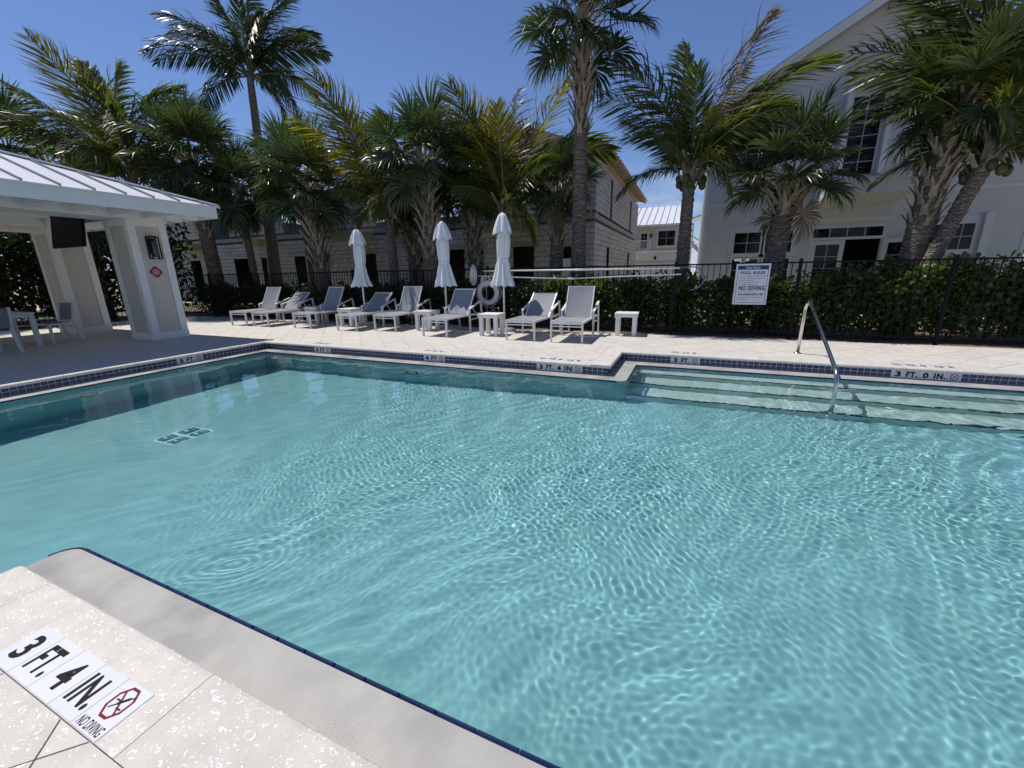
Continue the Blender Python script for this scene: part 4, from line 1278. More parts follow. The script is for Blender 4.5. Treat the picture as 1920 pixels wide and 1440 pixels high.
ir.span((BX0, BY1 - .2, 0), (BX1 - .25, BY1, BH)); ir.span((BX0 - .2, BY0, 0), (BX0, BY1, BH)); ir.span((BX1 - 5.2, BY0 + 5, 3.341), (BX1 - .3, BY0 + 5.1, BH))
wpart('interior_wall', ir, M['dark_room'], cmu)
# white board in the small window
wpart('window_board', MB().span((-4.91, BY0 + .06, .82), (-4.48, BY0 + .08, 1.92)), M['white_paint'], cmu, label='white sheet closing the lower half of a window opening')
# balcony formwork
for x0, x1, lab in ((-7.9, -5.81, 'yellow'), (-22.3, -21.1, 'yellow'), (-29.0, -26.7, 'yellow'), (-16.0, -14.2, 'yellow')):
    wpart('balcony_form', MB().span((x0, 15.62, 2.99), (x1, BY0 - .01, 3.33)), M['form_yellow'], cmu)
wpart('timber_infill', MB().span((-7.59, BY0 + .10, 3.67), (-6.37, BY0 + .13, 5.38)), M['osb'], cmu)
# open timber roof: trusses over the walls, tails past the right-hand wall
def truss(y):
    x0, x1 = -12.0, BX1 + .46; mxx = -8.2; zt = BH + .05; pk = 1.75
    mb = MB()
    mb.beam((x0, y, zt), (BX1, y, zt), .04, .09)
    mb.beam((x1, y, zt - .12), (mxx, y, zt + pk), .04, .10); mb.beam((x0, y, zt), (mxx, y, zt + pk), .04, .10)
    for k in range(1, 5):
        xx = BX1 + (mxx - BX1) * k / 5; mb.beam((xx, y, zt + .05), (xx, y, zt - .1 + (pk + .1) * k / 5), .04, .07, (0, 1, 0))
        xa = BX1 + (mxx - BX1) * (k - 1) / 5; mb.beam((xa, y, zt + .03), (xx, y, zt - .12 + (pk + .1) * k / 5), .035, .06, (0, 1, 0))
    return mb
tm = truss(0).mesh('roof_truss', M['lumber'])
y = BY0 + .15
while y < BY1 + .3:
    obj('roof_truss', tm, cmu, Vector((0, y, 0)) - cmu.location); y += .56
# eave boarding, laid in short steps
y = BY0 - .4; k = 0
while y < BY1 + .5:
    wpart('eave_board', MB().beam((BX1 + .48 + .05 * (k % 2), y + .15, BH + .07), (BX1 - .6, y + .15, BH + .47), .275, .022, (0, 0, 1)), M['lumber'], cmu); y += .28; k += 1
wpart('wall_plate', MB().span((BX1 - .2, BY0, BH + .0), (BX1 + .02, BY1, BH + .045)).span((BX0, BY0, BH), (BX1 - .21, BY0 + .16, BH + .04)), M['lumber'], cmu)
# loose studs behind the opening near the corner
for k in range(6):
    wpart('stud', MB().beam((-5.1 + .22 * k, BY0 + .9 + .3 * k, 3.36), (-4.6 + .12 * k, BY0 + 1.1 + .25 * k, 5.6), .05, .1, (0, 1, 0)), M['lumber'], cmu)

# ================================================================== WHITE HOUSE
M['siding'] = mat('white_lap_siding', (.52, .525, .525), .7, .03, 3)
M['house_wall'] = mat('smooth_white_wall', (.50, .505, .50), .75, .04, 2, .1, 60)
M['trim'] = mat('house_trim', (.56, .565, .56), .6, .02, 4)
M['glass'] = mat('dark_window_glass', (.008, .010, .011), .04, spec=.22)
M['muntin'] = mat('window_muntin', (.40, .42, .43), .5)
M['grey_roof'] = mat('grey_metal_roof', (.26, .28, .30), .4)
HX0, HX1, HY, HP, HPX, SL = .245, 8.66, 17.0, 8.66, 4.45, .55
house = thing('house', 'large white gabled house with lap siding and open glazed doors behind the palms', 'house', (4.45, 23.0, 0))
ent = (3.50, 5.44, 0, 2.70)
w = MB()
w.span((HX0, HY, 0), (ent[0], HY + .2, 3.5)); w.span((ent[1], HY, 0), (HX1, HY + .2, 3.5)); w.span((ent[0], HY, ent[3]), (ent[1], HY + .2, 3.5))
w.span((HX0, HY + .2001, 0), (HX0 + .2, 30, 6.3)); w.span((HX1 - .2, HY + .2001, 0), (HX1, 30, 6.3)); w.span((HX0 + .2, 29.8, 0), (HX1 - .2, 30, 6.3))
wpart('wall', w, M['house_wall'], house)
w = MB(); w.add([(HX0, HY + .02, 3.5), (HX1, HY + .02, 3.5), (HX1, HY + .02, HP - SL * (HX1 - HPX)), (HPX, HY + .02, HP), (HX0, HY + .02, HP - SL * (HPX - HX0)),
                 (HX0, HY + .2, 3.5), (HX1, HY + .2, 3.5), (HX1, HY + .2, HP - SL * (HX1 - HPX)), (HPX, HY + .2, HP), (HX0, HY + .2, HP - SL * (HPX - HX0))],
                [(0, 1, 2, 3, 4), (9, 8, 7, 6, 5), (0, 5, 6, 1), (1, 6, 7, 2), (2, 7, 8, 3), (3, 8, 9, 4), (4, 9, 5, 0)])
wpart('gable_wall', w, M['house_wall'], house)
z = 3.62; ex = .16
while z < HP - .2:
    zz = z + ex
    hwd = min(HPX - HX0 - .11, (HP - zz) / SL - .12)
    if hwd > .1:
        mb = MB(); a, b = HPX - hwd, HPX + hwd
        mb.add([(a, HY + .0, z), (b, HY + .0, z), (b, HY + .011, zz), (a, HY + .011, zz), (a, HY + .015, z), (b, HY + .015, z)], [(0, 1, 2, 3), (0, 4, 5, 1), (0, 3, 4), (1, 5, 2)])
        wpart('siding_board', mb, M['siding'], house)
    z = zz
z = .2
for z in [.25 + .16 * k for k in range(38)]:
    mb = MB(); mb.add([(HX0 - .016, HY + .12, z), (HX0 - .016, 29.9, z), (HX0 - .003, 29.9, z + .16), (HX0 - .003, HY + .12, z + .16), (HX0 - .0005, HY + .12, z), (HX0 - .0005, 29.9, z)], [(1, 0, 3, 2), (0, 1, 5, 4)])
    wpart('siding_board', mb, M['siding'], house)
for x0, x1 in ((HX0 - .02, HX0 + .10), (HX1 - .10, HX1 + .02)):
    wpart('corner_board', MB().span((x0, HY - .018, 0), (x1, HY + .115, 6.28)), M['trim'], house)
wpart('belt_course', MB().span((HX0 + .101, HY - .022, 3.50), (HX1 - .101, HY - .0003, 3.615)), M['trim'], house)
wpart('downspout', MB().tube([(HX0 - .07, HY + .35, 0), (HX0 - .07, HY + .35, 6.1)], .045, 8), M['white_paint'], house)
# roof and rakes
rf = MB(); oy = HY - .42
for sx in (-1, 1):
    xe = HPX + sx * (HX1 - HPX + .35); ze = HP + .10 - SL * abs(xe - HPX)
    V = [(HPX, oy, HP + .10), (xe, oy, ze), (xe, 30.3, ze), (HPX, 30.3, HP + .10)]
    V2 = [(a, b, c + .06) for a, b, c in V]
    rf.add(V + V2, [(4, 5, 6, 7), (3, 2, 1, 0), (0, 1, 5, 4), (1, 2, 6, 5), (2, 3, 7, 6)])
    wpart('rake_board', MB().beam((HPX + sx * .002, oy - .012, HP - .02), (xe, oy - .012, ze - .12), .022, .22, (0, 0, 1)), M['trim'], house)
    wpart('frieze_board', MB().beam((HPX + sx * .01, HY - .012, HP - .16), (HPX + sx * (HX1 - HPX - .1), HY - .012, HP - .16 - SL * (HX1 - HPX - .1)), .02, .2, (0, 0, 1)), M['trim'], house)
roof2 = wpart('roof', rf, M['grey_roof'], house)
for k in range(12):
    for sx in (-1, 1):
        xe = HPX + sx * (HX1 - HPX + .35); ze = HP + .16 - SL * abs(xe - HPX)
        y = oy + .2 + k * 1.1
        part('roof_seam', MB().beam((HPX, y, HP + .185), (xe, y, ze + .025), .03, .05), M['grey_roof'], roof2)
def window(x0, x1, z0, z1, nx, nz, y=HY, parent=house, fw=.055, trim=.10, rails=()):
    f = MB(); yo = y - .040
    f.span((x0 - fw, yo, z0 - fw), (x0, y - .0205, z1 + fw)); f.span((x1, yo, z0 - fw), (x1 + fw, y - .0205, z1 + fw))
    f.span((x0, yo, z1), (x1, y - .0205, z1 + fw)); f.span((x0, yo, z0 - fw), (x1, y - .0205, z0))
    fr_ = wpart('window', f, M['trim'], parent)
    part('pane', MB().span((x0, y - .024, z0), (x1, y - .0215, z1)), M['glass'], fr_)
    mu = MB(); t2 = .010
    for i in range(1, nx):
        xx = x0 + (x1 - x0) * i / nx; mu.span((xx - t2, y - .034, z0), (xx + t2, y - .0242, z1))
    xs = [x0] + [x0 + (x1 - x0) * i / nx for i in range(1, nx)] + [x1]
    for j in range(1, nz):
        zz = z0 + (z1 - z0) * j / nz
        for a, b in zip(xs[:-1], xs[1:]): mu.span((a + t2 + .0005, y - .034, zz - t2), (b - t2 - .0005, y - .0242, zz + t2))
    for a, b in rails: mu.span((x0 + .001, y - .038, a), (x1 - .001, y - .0345, b))
    if mu.v: part('muntin', mu, M['muntin'], fr_)
    if trim:
        tm_ = MB(); yt = y - .0195
        tm_.span((x0 - fw - trim, yt, z1 + fw + .001), (x1 + fw + trim, y - .0005, z1 + fw + trim * 1.6))
        tm_.span((x0 - fw - trim, yt, z0 - fw), (x0 - fw - .001, y - .0005, z1 + fw)); tm_.span((x1 + fw + .001, yt, z0 - fw), (x1 + fw + trim, y - .0005, z1 + fw))
        tm_.span((x0 - fw - trim, yt - .02, z0 - fw - .08), (x1 + fw + trim, y - .0005, z0 - fw - .001))
        part('casing', tm_, M['trim'], fr_)
    return fr_
window(1.27, 2.06, 1.93, 2.60, 2, 2); window(1.27, 2.06, 1.0, 1.72, 2, 2, trim=0)
window(2.22, 2.98, 1.93, 2.60, 2, 2); window(2.22, 2.98, 1.0, 1.72, 2, 2, trim=0)
window(6.10, 6.80, 1.86, 2.58, 2, 2); window(6.95, 7.48, 1.86, 2.58, 2, 2); window(6.10, 6.80, 1.0, 1.62, 2, 2, trim=0); window(6.95, 7.48, 1.0, 1.62, 2, 2, trim=0)
wpart('pilaster', MB().span((7.62, HY - .14, 0), (7.80, HY - .001, 2.86)), M['trim'], house)
window(1.33, 2.40, 4.70, 6.15, 3, 4, y=HY + .0)
window(4.02, 4.76, 4.16, 6.30, 2, 6, y=HY + .0)
wpart('window_reveal', MB().span((4.835, HY - .32, 4.10), (4.96, HY - .045, 6.55)).span((3.80, HY - .32, 4.10), (3.93, HY - .045, 6.55)), M['trim'], house)
wpart('window_head', MB().span((3.75, HY - .36, 6.552), (5.02, HY - .045, 6.72)), M['trim'], house)
# entry: transom, left leaf closed, right leaf swung open
e_ = MB()
e_.span((3.50, HY - .02, 0), (3.56, HY + .12, 2.70)); e_.span((5.38, HY - .02, 0), (5.44, HY + .12, 2.70)); e_.span((3.561, HY - .02, 2.62), (5.379, HY + .12, 2.70)); e_.span((3.561, HY - .02, 2.26), (5.379, HY + .12, 2.34))
entf = wpart('door_frame', e_, M['trim'], house)
part('pane', MB().span((3.562, HY + .04, 2.342), (5.378, HY + .046, 2.618)), M['glass'], entf)
tmn = MB()
for xx in (4.015, 4.47, 4.925): tmn.span((xx - .012, HY + .02, 2.342), (xx + .012, HY + .0395, 2.618))
part('muntin', tmn, M['muntin'], entf)
def door_leaf(w_, h_):
    f = MB(); s = .13
    f.span((0, -.022, 0), (s, .022, h_)); f.span((w_ - s, -.022, 0), (w_, .022, h_)); f.span((s, -.022, h_ - s), (w_ - s, .022, h_)); f.span((s, -.022, 0), (w_ - s, .022, .22))
    g_ = MB().span((s, -.004, .22), (w_ - s, .004, h_ - s))
    mu = MB(); cx = w_ / 2
    mu.span((cx - .009, -.013, .22), (cx + .009, -.0045, h_ - s))
    for k in range(1, 5):
        zz = .22 + (h_ - s - .22) * k / 5
        mu.span((s, -.013, zz - .009), (cx - .0095, -.0045, zz + .009)); mu.span((cx + .0095, -.013, zz - .009), (w_ - s, -.0045, zz + .009))
    return f, g_, mu
for loc, rz in (((3.563, HY + .05, .03), 0), ((5.42, HY - .03, .03), math.radians(-16))):
    f, g_, mu = door_leaf(.90, 2.22)
    d_ = part('door', f, M['trim'], house); d_.location = Vector(loc) - house.location; d_.rotation_euler.z = rz
    part('pane', g_, M['glass'], d_); part('muntin', mu, M['muntin'], d_)
    part('handle', MB().tube([(.84, -.03, .95), (.84, -.07, .95), (.84, -.07, 1.08), (.84, -.03, 1.08)], .01, 6), M['black_metal'], d_)
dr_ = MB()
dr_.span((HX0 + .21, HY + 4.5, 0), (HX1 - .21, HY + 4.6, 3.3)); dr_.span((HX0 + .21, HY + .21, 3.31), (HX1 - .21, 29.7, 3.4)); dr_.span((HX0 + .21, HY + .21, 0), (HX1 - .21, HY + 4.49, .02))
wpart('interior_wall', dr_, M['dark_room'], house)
# entry hood with sloping underside
hd = MB()
hd.add([(3.42, 15.72, 3.45), (5.50, 15.72, 3.45), (5.50, HY - .023, 3.24), (3.42, HY - .023, 3.24), (3.42, 15.72, 3.84), (5.50, 15.72, 3.84), (5.50, HY - .023, 4.02), (3.42, HY - .023, 4.02)],
       [(0, 3, 2, 1), (4, 5, 6, 7), (0, 1, 5, 4), (1, 2, 6, 5), (2, 3, 7, 6), (3, 0, 4, 7)])
hood = wpart('entry_hood', hd, M['trim'], house)
part('hood_trim', MB().span((3.38, 15.68, 3.74), (5.54, 15.7185, 3.88)), M['trim'], hood)
wpart('hood_bracket_board', MB().span((3.30, HY - .0225, 2.80), (5.62, HY - .0005, 2.93)), M['trim'], house)
wpart('wall_light', MB().bevbox((3.18, HY - .05, 2.42), (.07, .09, .12), .01), M['black_metal'], house)

# ================================================================== HOUSE FAR BEHIND
M['far_wall'] = mat('cream_far_wall', (.46, .44, .38), .8, .03, 2)
M['far_white'] = mat('white_far_wall', (.54, .55, .56), .8, .03, 2)
far = thing('house', 'distant cream house with white standing seam roof and a small balcony', 'house', (-1.8, 36, 0))
FYY = 34.0
wpart('wall', MB().span((-7.0, FYY, 2.82), (-.75, 41, 4.58)), M['far_wall'], far)
wpart('wall', MB().span((-7.02, FYY - .02, 0), (-.73, 41, 2.815)), M['far_white'], far, label='white lower storey wall')
rf = MB(); rf.add([(-7.4, FYY - .45, 4.55), (-.45, FYY - .45, 4.55), (-.45, 38.2, 6.34), (-7.4, 38.2, 6.34), (-7.4, FYY - .45, 4.67), (-.45, FYY - .45, 4.67), (-.45, 38.2, 6.46), (-7.4, 38.2, 6.46), (-.45, 42, 4.67), (-7.4, 42, 4.67)],
                  [(0, 1, 5, 4), (4, 5, 6, 7), (7, 6, 8, 9), (1, 2, 6, 5), (0, 4, 7, 3), (0, 3, 2, 1)])
rfo = wpart('roof', rf, M['roof_metal'], far)
for k in range(15):
    xx = -7.2 + k * .47; part('roof_seam', MB().beam((xx, FYY - .45, 4.69), (xx, 38.2, 6.48), .03, .05), M['seam'], rfo)
wpart('band', MB().span((-7.05, FYY - .06, 2.74), (-.7, FYY - .0205, 2.84)), M['white_paint'], far)
wpart('garage_head', MB().span((-6.6, FYY - .06, 1.92), (-1.2, FYY - .0205, 2.06)), M['muntin'], far)
window(-2.55, -1.38, 3.18, 4.22, 2, 2, y=FYY, parent=far, fw=.05, trim=.08)
d1 = window(-3.78, -3.34, 3.02, 4.10, 2, 4, y=FYY, parent=far, fw=.07, trim=.05)
bal = wpart('balcony', MB().span((-4.35, FYY - .75, 2.66), (-3.06, FYY - .0605, 2.82)), M['white_paint'], far)
rl_ = MB()
rl_.span((-4.35, FYY - .75, 3.52), (-3.06, FYY - .71, 3.57)); rl_.span((-3.10, FYY - .709, 3.52), (-3.06, FYY - .061, 3.57))
for k in range(14): rl_.span((-4.33 + k * .096, FYY - .74, 2.821), (-4.31 + k * .096, FYY - .72, 3.519))
for k in range(7): rl_.span((-3.09, FYY - .69 + k * .1, 2.821), (-3.07, FYY - .67 + k * .1, 3.519))
part('railing', rl_, M['white_paint'], bal)
for c in ((-3.05, 3.92), (-2.66, 2.32)): wpart('wall_light', MB().bevbox((c[0], FYY - .09, c[1]), (.12, .12, .24), .02), M['black_metal'], far)
# covered stair beside it
pr = thing('covered_stair', 'white roofed outdoor stair between the distant house and the gabled house', 'stair', (-.1, 31.5, 0))
wpart('roof', MB().beam((-.95, 31.2, 4.35), (1.1, 31.2, 5.05), 1.9, .10, (0, 0, 1)), M['roof_metal'], pr)
for k in range(8): wpart('tread', MB().span((-.85 + .2 * k, 30.5, 3.75 - .2 * k), (-.64 + .2 * k, 31.9, 3.81 - .2 * k)), M['white_paint'], pr)
wpart('stringer', MB().beam((-.95, 30.45, 3.78), (1.0, 30.45, 1.9), .06, .22, (0, 0, 1)), M['white_paint'], pr)
wpart('handrail', MB().beam((-.95, 30.45, 4.0), (1.0, 30.45, 2.75), .05, .07, (0, 0, 1)), M['white_paint'], pr)
for x in (-.95, -.2, .55): wpart('post', MB().span((x - .05, 30.3, 0), (x + .05, 30.4, 4.3)), M['white_paint'], pr)

# ================================================================== PALMS
M['frond_green'] = leaf_mat('palm_frond_green', (.082, .106, .024), .36, .42)
M['frond_deep'] = leaf_mat('palm_frond_deep_green', (.042, .066, .021), .34, .32)
M['frond_gold'] = leaf_mat('palm_frond_yellow_green', (.19, .185, .032), .38, .5)
M['frond_tan'] = leaf_mat('palm_frond_dry_tan', (.150, .115, .055), .42, .35)
M['fan_green'] = leaf_mat('fan_frond_green', (.046, .070, .024), .34, .32)
M['fan_dry'] = leaf_mat('fan_frond_dry', (.17, .125, .075), .7, .2)
M['bark'] = ringed_bark('palm_bark', (.085, .068, .054), (.185, .15, .12), 3.0)
M['bark_ringed'] = ringed_bark('ringed_coconut_bark', (.085, .068, .056), (.24, .20, .165), 5.0)
M['boot'] = mat('leaf_base_fibre', (.25, .205, .155), .9, .3, 18, .5, 60, rand=.3)
M['coconut'] = mat('green_coconut', (.055, .062, .018), .45, .3, 5, rand=.2)
LEAF_MATS = {0: 'frond_green', 1: 'frond_gold', 2: 'frond_tan', 3: 'frond_deep'}

def strip_mesh(name, groups, mt_list):
    """groups: list of (verts Nx3, quads Mx4, material index)"""
    vs = []; fs = []; mi = []; o = 0
    for v, f, m in groups:
        vs.append(v); fs.append(f + o); mi.append(np.full(len(f), m)); o += len(v)
    v = np.concatenate(vs).astype(np.float32); f = np.concatenate(fs).astype(np.int32); mi = np.concatenate(mi).astype(np.int32)
    me = bpy.data.meshes.new(name)
    me.vertices.add(len(v)); me.vertices.foreach_set('co', v.reshape(-1))
    me.loops.add(f.size); me.loops.foreach_set('vertex_index', f.reshape(-1))
    me.polygons.add(len(f)); me.polygons.foreach_set('loop_start', np.arange(0, f.size, 4, dtype=np.int32))
    for m in mt_list: me.materials.append(m)
    me.polygons.foreach_set('material_index', mi)
    me.update(); me.validate()
    return me
def norm(a): return a / np.maximum(np.linalg.norm(a, axis=-1, keepdims=True), 1e-9)

def pinnate_groups(droop, seed, nl=62, ll=.20, lw=.0085, hang=.5, t0=.14, ragged=.1, twist=0.0):
    """feather frond of unit length leaving the origin along +x and bending towards -z"""
    rg = np.random.default_rng(seed)
    n = 40; t = np.linspace(0, 1, n)
    th = -droop * t ** 1.35
    side = rg.normal(0, .05) * t ** 2
    T = np.stack([np.cos(th), side, np.sin(th)], -1); T = norm(T)
    P = np.concatenate([[[0, 0, 0]], np.cumsum((T[:-1] + T[1:]) / 2 / (n - 1), 0)])
    def at_(tt):
        i = np.clip(tt * (n - 1), 0, n - 1.001); k = i.astype(int); u = (i - k)[:, None]
        return P[k] * (1 - u) + P[k + 1] * u, norm(T[k] * (1 - u) + T[k + 1] * u)
    groups = []
    # rachis, four sided
    k = np.linspace(0, n - 1, 14).astype(int); w = .014 * (1 - .85 * t[k]) + .0015
    S0 = norm(np.cross(T[k], [0, 0, 1.0])); N0 = np.cross(S0, T[k])
    V = np.stack([P[k] + S0 * w[:, None], P[k] + N0 * w[:, None] * .8, P[k] - S0 * w[:, None], P[k] - N0 * w[:, None] * .8], 1).reshape(-1, 3)
    q = []
    for i in range(13):
        for j in range(4): q.append((i * 4 + j, i * 4 + (j + 1) % 4, (i + 1) * 4 + (j + 1) % 4, (i + 1) * 4 + j))
    groups.append((V, np.array(q), 1))
    for sgn in (-1, 1):
        tt = np.linspace(t0, .985, nl) + rg.normal(0, .004, nl)
        tt = np.clip(tt, 0, .995)
        keep = rg.random(nl) > ragged * .5; tt = tt[keep]; m = len(tt)
        p, Tt = at_(tt)
        S = norm(np.cross(Tt, np.tile([0, 0, 1.0], (m, 1)))) * sgn; N = np.cross(S * sgn, Tt)
        u = (tt - t0) / (1 - t0)
        L = ll * np.clip(np.sin(PI * (.16 + .80 * u)) ** .7, .12, 1) * (1 + rg.normal(0, .06, m)) * np.where(rg.random(m) < ragged, .6, 1)
        a = np.radians(74 - 40 * u + rg.normal(0, 4, m)); vv = np.radians(14 + rg.normal(0, 10, m)) + twist * sgn
        d = np.cos(a)[:, None] * Tt + np.sin(a)[:, None] * (np.cos(vv)[:, None] * S + np.sin(vv)[:, None] * N)
        d = norm(d)
        G = np.array([0, 0, -1.0])
        h = hang * (1 + rg.normal(0, .35, m))[:, None]
        d1 = norm(d + G * h * .25); d2 = norm(d + G * h * .8); d3 = norm(d + G * h * 1.6)
        p0 = p; p1 = p0 + d1 * L[:, None] * .32; p2 = p1 + d2 * L[:, None] * .36; p3 = p2 + d3 * L[:, None] * .32
        # leaflet blade stands nearly across the rachis; give it width along T turned a little
        W = norm(np.cross(d, N)); ro = rg.normal(.35, .3, m)[:, None]
        W = norm(W * np.cos(ro) + N * np.sin(ro))
        ws = lw * (1 + rg.normal(0, .1, m))[:, None]
        rows = [(p0, .55), (p1, 1.0), (p2, .8), (p3, .08)]
        V = np.stack([x for pp, k_ in rows for x in (pp - W * ws * k_, pp + W * ws * k_)], 1).reshape(-1, 3)
        b = (np.arange(m) * 8)[:, None]
        q = np.concatenate([b + np.array([[0, 1, 3, 2]]), b + np.array([[2, 3, 5, 4]]), b + np.array([[4, 5, 7, 6]])])
        groups.append((V, q, 0))
    return groups
def fan_groups(seed, droop=.5, petiole=.46, ns=62, dry=False):
    """costapalmate fan of unit reach: petiole then a pleated blade, tips hanging"""
    rg = np.random.default_rng(seed)
    groups = []
    n = 8; t = np.linspace(0, 1, n); th = -droop * .35 * t
    T = np.stack([np.cos(th), np.zeros(n), np.sin(th)], -1)
    P = np.concatenate([[[0, 0, 0]], np.cumsum((T[:-1] + T[1:]) / 2 * petiole / (n - 1), 0)])
    w = np.linspace(.016, .008, n)[:, None]; S0 = np.tile([0, 1.0, 0], (n, 1)); N0 = np.cross(T, S0) * -1
    V = np.stack([P + S0 * w, P + N0 * w * .6, P - S0 * w, P - N0 * w * .6], 1).reshape(-1, 3)
    q = [(i * 4 + j, i * 4 + (j + 1) % 4, (i + 1) * 4 + (j + 1) % 4, (i + 1) * 4 + j) for i in range(n - 1) for j in range(4)]
    groups.append((V, np.array(q), 1))
    hub = P[-1]; Th = T[-1]; Sd = np.array([0, 1.0, 0]); Nn = np.cross(Th, Sd); Nn = Nn if Nn[2] > 0 else -Nn
    ph = np.linspace(-2.55, 2.55, ns) + rg.normal(0, .025, ns)
    L = (1 - petiole) * (1.02 - .30 * (np.abs(ph) / 2.55) ** 2) * (1 + rg.normal(0, .05, ns))
    costa = hub + Th * (.22 * (1 - petiole)) * (np.cos(ph) * .5 + .5)[:, None]     # segments leave along a short midrib
    lift = .30 + .25 * np.abs(np.sin(ph)) + rg.normal(0, .05, ns)
    d = norm(np.cos(ph)[:, None] * Th + np.sin(ph)[:, None] * Sd + lift[:, None] * Nn)
    G = np.array([0, 0, -1.0]); h = (droop * (.9 + rg.normal(0, .3, ns)))[:, None]
    d1 = norm(d + G * h * .15); d2 = norm(d + G * h * .6); d3 = norm(d + G * h * 1.7)
    p0 = costa; p1 = p0 + d1 * L[:, None] * .42; p2 = p1 + d2 * L[:, None] * .33; p3 = p2 + d3 * L[:, None] * .30
    W = norm(np.cross(d, Nn)); fold = (np.where(np.arange(ns) % 2, .55, -.55) + rg.normal(0, .15, ns))[:, None]
    W = norm(W * np.cos(fold) + np.cross(d, W) * np.sin(fold))
    ws = .0125 * (1 - petiole) / .52 * np.ones((ns, 1))
    rows = [(p0, .25), (p1, 1.25), (p2, .8), (p3, .07)]
    V = np.stack([x for pp, k_ in rows for x in (pp - W * ws * k_, pp + W * ws * k_)], 1).reshape(-1, 3)
    b = (np.arange(ns) * 8)[:, None]
    q = np.concatenate([b + np.array([[0, 1, 3, 2]]), b + np.array([[2, 3, 5, 4]]), b + np.array([[4, 5, 7, 6]])])
    groups.append((V, q, 0))
    return groups
M['rachis'] = mat('frond_stem', (.20, .18, .075), .5, .2, 8)
M['rachis_dark'] = mat('frond_stem_green', (.085, .095, .035), .5, .2, 8)
PIN = {}
def pin_me(droop, var, m, tw=0):
    key = (round(droop * 4) / 4, var % 3, m, tw)
    if key not in PIN:
        hang = {0: .75, 1: .30, 2: .8, 3: 1.1}[m] + .12 * key[1]
        g_ = pinnate_groups(key[0], 100 + key[1] * 17 + int(key[0] * 100) + m + tw * 7, hang=hang, ll=.315 if m != 3 else .27, lw=.0080 if m != 2 else .0062,
                            ragged=.08 if m != 2 else .3, twist=[.05, .95, -.95][tw] + [0, .2, -.2][key[1]], nl=84)
        PIN[key] = strip_mesh('frond', g_, [M[LEAF_MATS[m]], M['rachis'] if m != 3 else M['rachis_dark']])
    return PIN[key]
FAN = [strip_mesh('frond', fan_groups(300 + i, .45 + .22 * i), [M['fan_green'], M['rachis_dark']]) for i in range(6)]
FAN_DRY = [strip_mesh('frond', fan_groups(400 + i, 1.3 + .2 * i, ns=40), [M['fan_dry'], M['fan_dry']]) for i in range(2)]
pr_ = random.Random(21)

def frond_at(parent, base, az, el, L, me, roll=0.0):
    R = Matrix.Rotation(az, 4, 'Z') @ Matrix.Rotation(-el, 4, 'Y') @ Matrix.Rotation(roll, 4, 'X')
    o = obj('frond', me, parent)
    o.matrix_local = Matrix.Translation(base) @ R @ Matrix.Scale(L, 4)
    return o
def frond_to(parent, base, v, droop, m, var):
    """frond whose tip ends near base+v"""
    v = Vector(v); h = math.hypot(v.x, v.y); d = v.length
    az = math.atan2(v.y, v.x); el = math.atan2(v.z, h) + droop * .44
    # feather blades turn on their stem: those reaching sideways stand on edge, those reaching towards us lie flat
    view = (Vector((parent.location.x, parent.location.y, 0)) + base); cross = abs(v.x * view.y - v.y * view.x) / max(view.length * d, .01)
    tw = 0 if cross < .3 else 1 + (var % 2)
    return frond_at(parent, base, az, min(el, 1.75), d * (1 + .05 * droop * droop), pin_me(droop, var, m, tw), pr_.uniform(-.12, .12))

def trunk_mb(pts, r0, r1, rings, amp, n=14, flare=.25, seed=0):
    rr = random.Random(seed); pts = [Vector(p) for p in pts]
    path = fillet(pts, 1.2, 8) if len(pts) > 2 else pts
    # resample
    ln = [0]
    for a, b in zip(path[:-1], path[1:]): ln.append(ln[-1] + (b - a).length)
    T = ln[-1]; out = []; rad = []
    m = rings
    for i in range(m + 1):
        s = T * i / m; k = 0
        while k < len(ln) - 2 and ln[k + 1] < s: k += 1
        u = (s - ln[k]) / max(ln[k + 1] - ln[k], 1e-6)
        out.append(path[k].lerp(path[k + 1], u))
        r = r0 + (r1 - r0) * (i / m) + flare * r0 * math.exp(-i / m * 9)
        rad.append(r * (1 + amp * (1 if i % 2 else -1) + rr.uniform(-amp, amp) * .6))
    mb = MB().tube(out, rad, n)
    # uneven surface
    nv = len(out) * n
    for q_ in range(nv):
        i = q_ // n; c = out[i]; v = Vector(mb.v[q_]); mb.v[q_] = tuple(c + (v - c) * (1 + rr.uniform(-amp, amp) * 1.3))
    return mb, out, rad
def boot_mesh():
    """old leaf base: a split, upward strap that stands away from the trunk (+x out)"""
    mb = MB()
    def strap(pts, w):
        V = []; F = []
        for (x, y, z), ww in zip(pts, w):
            V += [(x, y - ww, z), (x, y + ww, z), (x + .022, y, z + .006)]
        for i in range(len(pts) - 1):
            a, b = 3 * i, 3 * i + 3
            F += [(a, b, b + 2, a + 2), (a + 2, b + 2, b + 1, a + 1), (a, a + 1, b + 1, b)]
        F += [(len(V) - 3, len(V) - 1, len(V) - 2)]
        mb.add(V, F)
    strap([(0, 0, 0), (.02, 0, .08), (.05, 0, .16)], [.055, .05, .038])
    strap([(.045, -.018, .15), (.085, -.045, .24), (.12, -.07, .31)], [.024, .022, .014])
    strap([(.045, .018, .15), (.09, .045, .235), (.13, .068, .30)], [.024, .022, .014])
    return mb.mesh('leaf_base', M['boot'])
BOOT = boot_mesh()
def interp(path, rad, f):
    i = f * (len(path) - 1); k = min(int(i), len(path) - 2); u = i - k
    return path[k].lerp(path[k + 1], u), rad[k] * (1 - u) + rad[k + 1] * u
